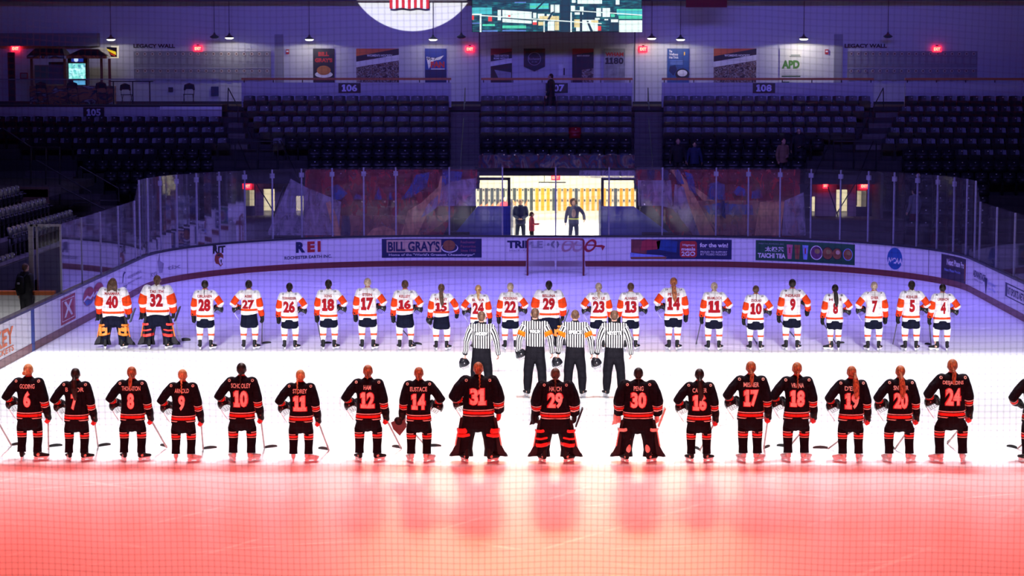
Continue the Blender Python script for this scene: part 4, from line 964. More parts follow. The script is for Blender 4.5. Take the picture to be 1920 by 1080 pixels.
see_banner('see-through banner printed with tan and blue figures behind the glass, right of the tunnel', [
 (mp_red, [(1192, 345), (1192, 318), (1500, 318), (1500, 500), (1310, 500)]), (mp_brn, [(1290, 376), (1500, 376), (1500, 441), (1310, 441)]), (mp_lav, [(1196, 386), (1196, 338), (1258, 338), (1262, 392), (1240, 386)]), (mp_lav, [(1262, 392), (1265, 345), (1288, 352), (1300, 380), (1318, 441), (1300, 441)]),
 (mp_tan, [(1256, 318), (1272, 318), (1290, 345), (1312, 385), (1342, 441), (1312, 441), (1290, 380), (1282, 352)]), (mp_tan, [(1290, 345), (1305, 352), (1338, 376), (1318, 376)]), (mp_blu, [(1264, 318), (1274, 318), (1283, 345), (1270, 345)]), (mp_blu, [(1284, 322), (1298, 326), (1306, 365), (1292, 356)]),
 (mp_blu, [(1325, 374), (1330, 344), (1345, 340), (1358, 346), (1360, 374)]), (mp_blu, [(1374, 360), (1384, 348), (1396, 354), (1400, 368), (1380, 366)]), (mp_blu, [(1408, 372), (1410, 358), (1425, 354), (1430, 372)]), (mp_blu, [(1318, 386), (1345, 380), (1410, 384), (1412, 402), (1330, 402)]),
 (mp_tan, [(1424, 378), (1470, 378), (1462, 441), (1414, 441)]), (mp_lav, [(1470, 376), (1506, 360), (1510, 441), (1465, 441)]), (mp_nvy, [(1352, 404), (1352, 376), (1358, 376), (1360, 410)]), (mp_lav, [(1086, 319), (1190, 319), (1192, 334), (1130, 334), (1086, 332)]), (mp_nvy, [(1212, 318), (1228, 318), (1226, 336), (1214, 336)]), (mp_nvy, [(1236, 318), (1252, 318), (1254, 338), (1240, 334)])])
# ---- tunnel
TY = 82.0
m_twall = mat('navy_tunnel_wall', (.08, .11, .42), .6); m_bright = mat('tunnel_cream', (.8, .76, .64), .7); m_tfl = mat('tunnel_floor_paint', (.85, .85, .82), .6)
mb = MB(); mb.b2(-3.1, 3.1, TY, TY+.25, Z(353, TY)+.62, 3.2, m_conc); struct('wall_header', mb)
bx('wall_tunnel_end', -7, 7, 103, 103.2, 0, 3.2, m_bright); bx('wall_tunnel_left', -7.2, -7, 83, 103, 0, 3.2, m_bright); bx('wall_tunnel_right', 7, 7.2, 83, 103, 0, 3.2, m_bright)
bx('ceiling_tunnel', -7.2, 7.2, 82.3, 103.2, 3.05, 3.2, m_bright); bx('floor_tunnel', -7, 7, 79, 103, -.02, .012, m_tfl)
mb = MB(); mb.b2(-7.2, -3.1, 82.3, 82.5, 0, 3.2, m_conc); mb.b2(3.1, 7.2, 82.3, 82.5, 0, 3.2, m_conc); struct('wall_tunnel_front', mb)
area('tunnel_lamps', (0, 90, 3.0), (0, 90, 0), 9, 12, 1500, (1, .97, .86), 160)
area('tunnel_wall_lamps', (0, 99.5, 3.0), (0, 103, .6), 12, .6, 300, (1, .95, .84), 120)
# striped mural on the end wall of the tunnel
mural = thing('striped_mural', 'row of white, orange and navy vertical locker stripes on the tunnel end wall', 'mural', (0, 102.95, 0))
m_or = mat('amber_paint', (.85, .36, .03), .6); m_nv = mat('dark_slate_paint', (.05, .07, .10), .6); m_or2 = mat('coral_paint', (.8, .3, .14), .6)
zb, zt = Z(395, 102.9), Z(353, 102.9)
px = 893.0; i = 0; rr = random.Random(3)
while px < 1192:
    c = m_bright if i % 2 == 0 else (m_nv if (px < 1000 and rr.random() < .8) or 1035 < px < 1045 or 1070 < px < 1088 or 1143 < px < 1160 else m_or)
    if i % 2: 
        mb = MB(); a_, b_ = X(px, 102.9), X(px+5.6, 102.9); mb.b2(a_, b_, 0, .04, max(zb, .02), zt, c); mb.build('stripe', mural)
        if c is m_nv and px < 990: mb = MB(); mb.prism([(a_, .03), (b_, .03), (b_, zb+(zt-zb)*(.3+.002*(px-890))), (a_, zb+(zt-zb)*.2)], -.02, 0, m_or2); mb.build('stripe', mural)
    else:
        for pz in (.92, .45):
            mb = MB(); xc = X(px+2.6, 102.9); mb.b2(xc-.03, xc+.03, 0, .04, zb+(zt-zb)*pz-.05, zb+(zt-zb)*pz+.05, m_nv); mb.build('number_mark', mural)
    px += 5.3; i += 1
t = thing('tube_light', 'short lit tube light under the tunnel soffit', 'ceiling light', at(1020, 345, 88.0)); mb = MB(); mb.b2(-.18, .18, -.05, .05, -.03, .03, m_bulb); mb.build('tube', t); mb = MB(); mb.b2(-.22, .9, -.02, .06, .04, .09, m_steel); mb.build('bracket', t); mb = MB(); mb.b2(0, .02, 0, .02, .09, 3.05-t.location.z, m_steel); mb.build('hanger', t)
exit_sign(1042, 333, 81.9, 'red EXIT sign hanging in the middle above the tunnel', .34, .2)
# navy low walls and dark posts at the tunnel mouth
for sg, lab in ((-1, 'left'), (1, 'right')):
    Yn = 78.0
    xin = X(954 if sg < 0 else 1131, Yn); xout = X(850 if sg < 0 else 1262, Yn)
    xm = X(895 if sg < 0 else 1190, Yn)
    mb = MB(); zt_ = Z(387, Yn); mb.prism([(xin, 0), (xm, 0), (xout-sg*.0, 0), (xout, .9), (xm, zt_), (xin, zt_)] if sg > 0 else [(xin, 0), (xin, zt_), (xm, zt_), (xout, .9), (xout, 0), (xm, 0)], Yn, Yn+.15, m_twall)
    mb.b2(xin-.06, xin+.06, Yn+.15, 82.3, 0, zt_, m_twall); struct('wall_mouth_'+lab, mb)
    t = thing('tunnel_post_frame', 'dark steel post frame at the %s side of the tunnel mouth' % lab, 'post', (xin, Yn+.3, 0))
    mb = MB(); mb.b2(-.05, .05, 0, .1, 0, Z(333, Yn+.3), m_steel); mb.build('post', t); mb = MB(); mb.b2(0 if sg > 0 else -1.2, 1.2 if sg > 0 else 0, 0, .06, Z(336, Yn+.3)-.04, Z(334, Yn+.3)+.02, m_steel); mb.build('cross_bar', t)
    glass_guard(*( (856, 893) if sg < 0 else (1203, 1256)), 345, 385, Yn+.1, (862,) if sg < 0 else (1208, 1252), 'clear glass guard pane with studs on the %s side of the tunnel' % lab)
# concession stands at the far left
def concession():
    Y = 88.6; A = lambda px, py: at(px, py, Y)
    r = thing('concession_stand', 'orange and black snack kiosk with roof canopies behind section 105', 'kiosk', (X(130, Y), Y, 5.42)); o = r.location.copy()
    def bb(nm, px0, px1, py0, py1, y0, y1, m, sub=None):
        a_, b_ = A(px0, py1), A(px1, py0); mb = MB(); mb.b2(a_[0]-o.x, b_[0]-o.x, y0, y1, a_[2]-o.z, b_[2]-o.z, m); return mb.build(nm, sub or r)
    m_cnt = blotch('orange_black_graphic', [(.01, .01, .012), (.02, .02, .022), (.5, .17, .03), (.5, .18, .04), (.02, .02, .02), (.55, .55, .56), (.02, .02, .02)], 1.6, stretch=(1, 1, 2))
    bb('counter', 57, 128, 161, 196, -.1, .6, m_cnt); bb('counter', 129, 212, 161, 196, -.1, .6, m_cnt)
    m_fr = mat('orange_post', (.28, .09, .03), .6)
    for px in (59, 121, 162, 190, 205): bb('post', px-1.6, px+1.6, 110, 161, 0, .1, m_fr)
    def roof(px0, px1, py0, py1, m2, ins=9):
        a_, b_, c, d = A(px0, py1), A(px1, py1), A(px1-ins, py0), A(px0+ins, py0); mb = MB()
        vs = [(a_[0]-o.x, -.5, a_[2]-o.z), (b_[0]-o.x, -.5, b_[2]-o.z), (b_[0]-o.x, .9, b_[2]-o.z), (a_[0]-o.x, .9, a_[2]-o.z), (d[0]-o.x, .0, d[2]-o.z), (c[0]-o.x, .0, c[2]-o.z), (c[0]-o.x, .5, c[2]-o.z), (d[0]-o.x, .5, d[2]-o.z)]
        mb.add(vs, [(3, 2, 1, 0), (4, 5, 6, 7), (0, 1, 5, 4), (1, 2, 6, 5), (2, 3, 7, 6), (3, 0, 4, 7)], c_blk); k = mb.build('roof_canopy', r)
        mb = MB(); mb.b2(a_[0]-o.x, b_[0]-o.x, -.55, -.5, a_[2]-o.z-.12, a_[2]-o.z, m2); mb.build('valance', k)
    stripv = blotch('striped_valance', [(.7, .7, .72), (.7, .7, .72), (.02, .02, .02), (.6, .2, .03), (.35, .12, .02), (.02, .02, .02), (.4, .4, .42)], 1.2)
    roof(56, 126, 91, 104.5, stripv); roof(130, 205, 97 if 0 else 92, 104.5, stripv, 22)
    bb('glass_cooler', 62, 88, 122, 158, .3, .8, mat('green_cooler_front', (.12, .22, .16), .3)); bb('wire_cooler', 89, 120, 116, 158, .3, .8, mat('grey_cooler_front', (.14, .14, .16), .4))
    wall_text('lettering', 'HOT FOOD', X(104, Y)-o.x, Z(119, Y)-o.z, .09, .29, c_mar, r, .5, .03)
    # menu board
    s = thing('menu_sign', 'tilted lit menu sign with yellow arch beside the kiosk roof', 'sign', A(205, 99)); q = s.location.copy()
    def sp(nm, poly, m, y=0):
        mb = MB(); mb.prism([(A(a_, b_)[0]-q.x, A(a_, b_)[2]-q.z) for a_, b_ in poly], y, y+.04, m); mb.build(nm, s)
    m_lit = mat('lit_cream_sign', (.7, .65, .45), .4, emit=(1, .9, .6), es=.75)
    sp('light_box', [(208, 86), (222, 86), (222, 109), (206, 109)], m_lit, .05); sp('dark_panel', [(200, 88), (219, 89), (219, 107), (204, 107)], c_blk, -.02); sp('cream_panel', [(186, 88.5), (200, 91), (209, 107), (196, 108)], mat('dim_cream_sign', (.4, .38, .33), .4, emit=(.9, .8, .6), es=.25), -.05)
    sp('yellow_arch', [(201, 91.5), (217, 97), (218, 103), (203, 95.5)], mat('lit_yellow_sign', (.8, .6, .02), .4, emit=(1, .7, .02), es=.8), -.06); sp('red_mark', [(205, 98), (215, 102), (217, 106), (209, 103)], mat('lit_red_sign', (.6, .05, .02), .4, emit=(1, .1, .02), es=.3), -.06)
    # drinks fridge
    f = thing('drinks_fridge', 'glowing blue-green drinks fridge in the middle of the snack kiosk', 'fridge', A(145, 160)); q = f.location.copy()
    def fb(nm, a_, b_, c, d, m, y0, y1):
        u, v = A(a_, d), A(b_, c); mb = MB(); mb.b2(u[0]-q.x, v[0]-q.x, y0, y1, u[2]-q.z, v[2]-q.z, m); mb.build(nm, f)
    fb('cabinet', 128, 162, 106, 160, c_blk, 0, .5); fb('top_panel', 134, 156, 108, 116, mat('fridge_blue', (.01, .03, .3), .4, emit=(.02, .06, .5), es=.6), -.03, 0)
    fr = bpy.data.materials.new('fridge_glow'); fr.use_nodes = True; nt = fr.node_tree; b = nt.nodes['Principled BSDF']; tc = nt.nodes.new('ShaderNodeTexCoord'); n = nt.nodes.new('ShaderNodeTexVoronoi'); n.inputs['Scale'].default_value = 11
    rp = nt.nodes.new('ShaderNodeValToRGB'); e = rp.color_ramp.elements; e[0].color = (.02, .12, .25, 1); e[1].color = (.55, .95, .95, 1); q2 = e.new(.5); q2.color = (.12, .6, .45, 1)
    nt.links.new(tc.outputs['Object'], n.inputs['Vector']); nt.links.new(n.outputs['Color'], rp.inputs[0]); nt.links.new(rp.outputs[0], b.inputs['Emission Color']); b.inputs['Emission Strength'].default_value = 1.3
    fb('lit_window', 129.5, 160, 119, 149, fr, -.03, 0); fb('lit_window', 138, 160, 151, 159, mat('fridge_low_glow', (.1, .4, .6), .4, emit=(.15, .55, .85), es=.9), -.03, 0)
    for py in (129, 140): fb('shelf', 129.5, 160, py, py+.8, mat('white_glow', (.8, .9, .9), .4, emit=(.6, 1, .95), es=1), -.05, -.03)
    mb = MB(); mb.tube([(-.02, -.04, Z(112, Y)-q.z), (-.02, -.05, Z(112, Y)-q.z)], [.09, .09], mat('white_logo_glow', (.7, .8, .95), .4, emit=(.6, .75, 1), es=1), 14, (1, 0, 0), False); mb.build('round_mark', f)
concession()
bx('door_1', X(15, WY-.03), X(28, WY-.03), WY-.06, WY, 5.55, Z(98, WY), c_blk)
x, y, z = at(45, 142, WY-.04); t = thing('framed_notice', 'small red-framed notice on the wall beside the kiosk', 'notice', (x, y, z)); mb = MB(); mb.b2(-.17, .17, -.02, .02, -.13, .13, c_mar); mb.build('frame', t); mb = MB(); mb.b2(-.13, .13, -.03, -.02, -.09, .09, c_gry); mb.build('paper', t)
x, y, z = at(320, 168, WY-.04); t = thing('wall_outlet_panel', 'small black panel on the wall left of the folding chair', 'panel', (x, y, z)); mb = MB(); mb.b2(-.1, .1, -.02, .03, -.1, .1, c_blk); mb.build('cover', t)
x, y, z = at(403, 171, WY-.04); t = thing('wall_cabinet', 'dark navy wall cabinet right of the folding chair', 'cabinet', (x, y, z)); mb = MB(); mb.b2(-.16, .16, -.06, .03, -.2, .2, c_navy); mb.build('body', t)
# folding chairs and high table
def folding_chair(px, py, Y, rz, label):
    x, y, z = at(px, py, Y); t = thing('folding_chair', label, 'chair', (x, y, 5.42 if Y > 87 else 5.5), rz, 'folding chairs on the concourse')
    m = m_black
    for sx in (-1, 1):
        mb = MB(); mb.tube([(sx*.2, -.2, 0), (sx*.2, .12, .5), (sx*.19, .2, .85)], [.013]*3, m, 6, (1, 0, 0), False); mb.build('leg', t); mb = MB(); mb.tube([(sx*.19, .2, 0), (sx*.19, -.12, .45)], [.013]*2, m, 6, (1, 0, 0), False); mb.build('leg', t)
    mb = MB(); mb.box((0, 0, .45), (.4, .4, .03), m); mb.build('seat', t)
    mb = MB(); mb.tube([(-.19, .17, .66), (-.17, .2, .82), (0, .21, .88), (.17, .2, .82), (.19, .17, .66)], [.05]*5, m, 6, (0, 0, 1), True); mb.box((0, .19, .76), (.34, .03, .2), m); mb.build('backrest', t)
folding_chair(354, 194, 89.5, 0, 'black folding chair alone against the pale wall under the plaques')
folding_chair(238, 197, 88.2, .5, 'black folding chair beside the high table near the kiosk'); folding_chair(80, 198, 86.6, PI, 'leftmost black folding chair in front of the kiosk counter'); folding_chair(138, 198, 86.6, PI, 'middle black folding chair in front of the kiosk counter'); folding_chair(192, 198, 86.6, PI, 'rightmost black folding chair in front of the kiosk counter')
x = X(246, 87.8); t = thing('high_table', 'long narrow black standing table behind the glass guard of section 105', 'table', (x, 87.8, 5.42)); mb = MB(); mb.b2(-.85, .85, -.25, .25, .98, 1.02, m_black); mb.build('tabletop', t)
for sx in (-.75, 0.05, .75): mb = MB(); mb.tube([(sx, 0, 0), (sx, 0, .98)], [.025, .025], m_black, 6, (1, 0, 0), False); mb.build('leg', t)
# ---- scoreboard, flag, banner
def scoreboard():
    Y = 88.0; x0, x1 = X(885, Y), X(1203, Y); zb_ = Z(60, Y)
    r = thing('video_scoreboard', 'large LED video screen showing a teal and white picture, hung at top centre', 'screen', ((x0+x1)/2, Y, zb_)); ox = r.location.x
    m_tl = bpy.data.materials.new('screen_teal'); m_tl.use_nodes = True; nt = m_tl.node_tree; b = nt.nodes['Principled BSDF']; b.inputs['Base Color'].default_value = (0, 0, 0, 1)
    tc = nt.nodes.new('ShaderNodeTexCoord'); mp = nt.nodes.new('ShaderNodeMapping'); mp.inputs['Scale'].default_value = (1, 1, 5); n = nt.nodes.new('ShaderNodeTexNoise'); n.inputs['Scale'].default_value = 3; n.inputs['Detail'].default_value = 4
    rp = nt.nodes.new('ShaderNodeValToRGB'); e = rp.color_ramp.elements; e[0].position = .3; e[0].color = (.005, .02, .035, 1); e[1].position = .75; e[1].color = (.02, .30, .30, 1); q = e.new(.5); q.color = (.012, .075, .10, 1)
    nt.links.new(tc.outputs['Object'], mp.inputs[0]); nt.links.new(mp.outputs[0], n.inputs['Vector']); nt.links.new(n.outputs[0], rp.inputs[0]); nt.links.new(rp.outputs[0], b.inputs['Emission Color']); b.inputs['Emission Strength'].default_value = 1
    mb = MB(); mb.b2(x0-ox, x1-ox, .02, .3, 0, 3.6, m_black); mb.build('cabinet', r)
    mb = MB(); mb.b2(x0-ox+.02, x1-ox-.02, 0, .02, .02, 3.55, m_tl); scr = mb.build('screen', r)
    em = lambda nme, c, s: mat(nme, (0, 0, 0), .5, emit=c, es=s)
    wh = em('screen_white', (.85, 1, .95), 1.1); gr = em('screen_green', (.1, .8, .5), 1); cy = em('screen_cyan', (.08, .6, .65), 1); rd = em('screen_red', (1, .08, .06), 1); dk = em('screen_dark', (.01, .05, .07), 1); ye = em('screen_yellow', (.9, .75, .35), 1); bl_ = em('screen_blue', (.15, .3, .8), .8)
    def pic(c, *rs):
        mb = MB()
        for q in rs:
            P = [(q[0], q[1]), (q[2], q[1]), (q[2], q[3]), (q[0], q[3])] if len(q) == 4 else [(q[i], q[i+1]) for i in range(0, 8, 2)]
            P = [at(880+a_*340/1920, b_*70/395, Y) for a_, b_ in P]; k = len(mb.v)
            mb.add([(p[0]-ox, -.002*len(scr.children)-.003, p[2]-zb_) for p in P], [(0, 1, 2, 3)], c)
        mb.build('picture_patch', scr)
    pic(cy, (30, 80, 240, 150), (640, 35, 840, 110), (1560, 100, 1830, 160)); pic(dk, (240, 95, 960, 120), (960, 0, 1070, 340), (1210, 100, 1340, 330), (1480, 210, 1580, 330), (130, 0, 640, 20))
    pic(wh, (350, 105, 660, 125, 660, 205, 350, 185), (350, 195, 660, 220, 660, 250, 350, 235), (860, 50, 895, 135), (905, 50, 955, 135), (725, 145, 795, 195), (820, 150, 880, 170), (1075, 60, 1120, 120), (1085, 0, 1125, 30), (1145, 0, 1405, 40), (1345, 85, 1395, 175), (1410, 85, 1490, 180), (1170, 70, 1210, 120))
    pic(wh, (1585, 215, 1830, 340), (1195, 210, 1360, 330), (1500, 205, 1575, 235), (1550, 0, 1590, 50), (830, 225, 900, 325), (1330, 190, 1380, 208), (1115, 130, 1205, 155), (675, 135, 710, 190), (300, 105, 335, 215), (1430, 200, 1470, 215), (670, 215, 715, 260), (1130, 280, 1170, 330))
    pic(gr, (640, 60, 840, 80), (140, 255, 270, 275), (350, 270, 600, 300), (1580, 165, 1830, 200), (1500, 150, 1540, 180), (1560, 95, 1830, 110)); pic(ye, (740, 170, 950, 215), (730, 230, 800, 270), (905, 230, 950, 320), (1110, 205, 1170, 290), (1290, 215, 1365, 250)); pic(rd, (28, 165, 50, 210), (200, 175, 240, 225), (1360, 275, 1395, 325), (670, 235, 715, 262), (410, 160, 435, 180))
    pic(dk, (800, 0, 820, 0, 690, 130, 665, 125), (900, 120, 830, 240, 800, 245, 870, 130), (1240, 220, 1260, 220, 1310, 330, 1280, 330), (660, 120, 672, 340), (1320, 40, 1345, 175), (1480, 70, 1500, 70, 1570, 160, 1540, 160), (335, 100, 350, 340), (1170, 130, 1195, 340), (960, 150, 1080, 180)); pic(wh, (30, 145, 130, 160), (110, 160, 128, 340), (125, 158, 1400, 245, 1400, 255, 125, 170), (785, 225, 798, 340), (1070, 130, 1085, 340), (1085, 105, 1830, 155, 1830, 165, 1085, 115)); pic(bl_, (480, 20, 600, 32), (30, 240, 110, 252), (140, 320, 300, 335), (350, 318, 600, 332))
    for px in (900, 1188): mb = MB(); q = X(px, Y)-ox; mb.tube([(q, .15, 3.6), (q, .15, 8)], [.02, .02], m_black, 6, (1, 0, 0), False); mb.build('hanger', r)
scoreboard()
def flag():
    Y = 90.7; x0, x1 = X(731, Y), X(805, Y); zb_ = Z(15.5, Y); w_ = x1-x0; L = w_*1.9
    r = thing('american_flag', 'flag with red and white stripes hanging down in the round white spotlight', 'flag', ((x0+x1)/2, Y, zb_))
    fr_, fw, fbl = mat('flag_red', (.55, .015, .03), .8), mat('flag_white', (.8, .8, .82), .8), mat('flag_blue', (.02, .03, .18), .8)
    mb = MB(); nz = 16; nx = 39
    P = lambda i, j: (-w_/2+w_*i/nx, .03*math.sin(i*.9+j*.15)-0, L*j/nz-.02*math.sin(i*.4)*(1-j/nz))
    vs = [P(i, j) for j in range(nz+1) for i in range(nx+1)]+[(P(i, j)[0], P(i, j)[1]+.012, P(i, j)[2]) for j in range(nz+1) for i in range(nx+1)]; N_ = (nz+1)*(nx+1)
    for j in range(nz):
        for i in range(nx):
            st = i//3; m = fr_ if st % 2 == 0 else fw
            if j >= nz*.6 and i < 21: m = fbl
            a_ = j*(nx+1)+i; q = (a_, a_+1, a_+nx+2, a_+nx+1); mb.f.append(q); mb.m.append(mb.mi(m)); mb.f.append(tuple(N_+k for k in reversed(q))); mb.m.append(mb.mi(m))
    mb.v = vs; mb.build('cloth', r, True); mb = MB(); mb.tube([(-w_/2-.1, 0, L+.03), (w_/2+.1, 0, L+.03)], [.03, .03], m_steel, 8, (0, 1, 0), False); mb.build('pole', r)
    for sx in (-1, 1): mb = MB(); mb.tube([(sx*w_/2, 0, L+.03), (sx*w_/2, 0, L+3.5)], [.008, .008], m_steel, 5, (1, 0, 0), False); mb.build('hanging_wire', r)
flag()
Yb = 88.5; t = thing('maroon_banner', 'plain maroon banner hanging from the roof right of the scoreboard', 'banner', (X(1323.5, Yb), Yb, Z(14, Yb))); hw = (X(1362, Yb)-X(1285, Yb))/2
mb = MB(); mb.b2(-hw, hw, 0, .02, 0, 2.2, mat('maroon_cloth', (.16, .01, .02), .8)); mb.build('cloth', t); mb = MB(); mb.tube([(-hw-.05, .01, 2.22), (hw+.05, .01, 2.22)], [.03, .03], m_steel, 8, (0, 1, 0), False); mb.build('pole', t)
# ---- safety netting in front of the camera side, above the near glass
def netting():
    mb = MB(); m = mat('net_cord', (.03, .025, .03), .9); c = .0425; Y = 14.3; R = .00105
    def wv(x, z): return (x+.012*math.sin(z*1.3+x*.7), Y+.05*math.sin(x*.8+z), z+.03*math.sin(x*1.15+.5)*(1+.5*math.sin(z*1.1))+.008*math.sin(x*5+z*2))
    for i in range(-180, 181): mb.tube([wv(i*c, 3.3+k*.25) for k in range(22)], [R]*22, m, 3, (1, 0, 0), False)
    for j in range(124): mb.tube([wv(-7.65+k*.17, 3.3+j*c) for k in range(91)], [R]*91, m, 3, (0, 0, 1), False)
    tag(mb.build('safety_netting'), 'fine dark square safety netting hanging across the whole near view', 'netting')
netting()
# ================================================================ PEOPLE
def V3(*a): return Vector(a)
def arm_pts(kind, s, sh=.185, shz=1.41):
    """shoulder, elbow, wrist, hand of one arm; s = -1 left in the picture, +1 right"""
    if kind == 'hip': return [V3(s*sh, 0, shz), V3(s*.40, -.03, 1.15), V3(s*.30, .17, 1.05), V3(s*.25, .22, 1.02)]
    if kind == 'hip2': return [V3(s*sh, 0, shz), V3(s*.37, -.05, 1.19), V3(s*.40, .10, 1.0), V3(s*.40, .16, .94)]
    if kind == 'down': return [V3(s*sh, 0, shz), V3(s*.275, -.03, 1.13), V3(s*.305, .06, .88), V3(s*.31, .09, .79)]
    if kind == 'goal': return [V3(s*(sh+.02), 0, shz), V3(s*.34, -.02, 1.13), V3(s*.35, .10, .90), V3(s*.35, .14, .82)]
    if kind == 'ref': return [V3(s*sh, 0, shz), V3(s*.30, -.04, 1.13), V3(s*.33, .04, .89), V3(s*.335, .07, .80)]
    if kind == 'fold': return [V3(s*sh, 0, shz), V3(s*.25, -.02, 1.13), V3(s*.06, .18, 1.03), V3(s*.01, .2, 1.0)]
    if kind == 'front': return [V3(s*sh, 0, shz), V3(s*.24, .0, 1.14), V3(s*.10, .22, 1.12), V3(s*.04, .27, 1.13)]
    if kind == 'reach': return [V3(s*sh, 0, shz), V3(s*.25, .05, 1.16), V3(s*.18, .3, 1.15), V3(s*.14, .37, 1.16)]
CACHE = {}
def head_shapes(mb, m, dx=0, dy=0, dz=0, r=1.0):
    dz -= .03
    c = V3(dx, dy, dz)
    mb.ell(c+V3(0, .005, 1.655), (.076*r, .094*r, .105*r), m); mb.ell(c+V3(0, .045, 1.60), (.056, .062, .07), m)
    mb.tube([c+V3(0, .095, 1.655), c+V3(0, .122, 1.628)], [.011, .016], m, 8); mb.ell(c+V3(0, .10, 1.585), (.024, .012, .012), m, 8, 6)
    for s in (-1, 1):
        mb.ell(c+V3(s*.078, .0, 1.64), (.014, .024, .034), m, 8, 6); mb.ell(c+V3(s*.03, .088, 1.662), (.014, .012, .010), m, 8, 6); mb.ell(c+V3(s*.03, .093, 1.680), (.022, .008, .007), m, 8, 6)
def hand_shapes(mb, m, W, H, s, curl=.6):
    """palm, four unequal bent fingers and a thumb at the end of the forearm W -> H"""
    d = (H-W).normalized(); side = V3(0, 1, 0)-d*d.y
    if side.length < .1: side = V3(1, 0, 0)
    side.normalize(); inn = d.cross(side)
    if inn.x*s > 0: inn = -inn
    c = W+d*.045
    mb.tube([W, c, c+d*.05], [(.022, .026), (.040, .017), (.042, .015)], m, 10, tuple(side))
    for i, L in enumerate((.068, .078, .073, .058)):
        b = c+d*.045+side*(.030-.020*i); k = b+d*L*.45+inn*L*.12; e = k+d*L*.4*(1-curl)+inn*L*.5*curl; t = e+d*L*.1+inn*L*.3*curl
        mb.tube([b-d*.02, k, e, t], [.0095, .009, .0085, .0075], m, 6, tuple(side))
    b = c-d*.005+side*.032; mb.tube([b, b+side*.025+d*.025+inn*.01, b+side*.022+d*.06+inn*.025], [.012, .0105, .009], m, 6, (0, 0, 1))
def body_mesh(key, arms, lean=0, skin=m_skin, fine=False, lift=.07, legs=.12, headtilt=0):
    ck = ('body', key, arms, lean, fine, legs, headtilt, skin.name)
    if ck in CACHE: return CACHE[ck]
    mb = MB(); m = skin
    mb.tube([(0, 0, .88), (0, .0, 1.02), (0, 0, 1.2), (0, 0, 1.36), (0, 0, 1.44)], [(.15, .105), (.125, .09), (.14, .095), (.15, .085), (.09, .06)], m, 14)
    mb.tube([(0, 0, 1.42), (0, .01+.03*headtilt, 1.58)], [.058, .052], m, 10); head_shapes(mb, m, 0, .01+.06*headtilt, -.02*headtilt)
    for s, a in zip((-1, 1), arms):
        P = arm_pts(a, s); mb.tube([P[0]*.97, P[1], P[2]], [.052, .043, .030], m, 8); hand_shapes(mb, m, P[2], P[3], s)
        mb.tube([(s*.085, 0, .92), (s*legs, .02, .52), (s*legs*1.05, -.01, .3), (s*legs*1.08, -.005, .13+lift)], [.088, .058, .052, .036], m, 10); mb.tube([(s*legs*1.08, -.03, .05+lift), (s*legs*1.15, .1, .035+lift)], [.036, .03], m, 8)
    me = fuse(mb, 'body', .0085 if fine else .0125, 2, m); CACHE[ck] = me; return me
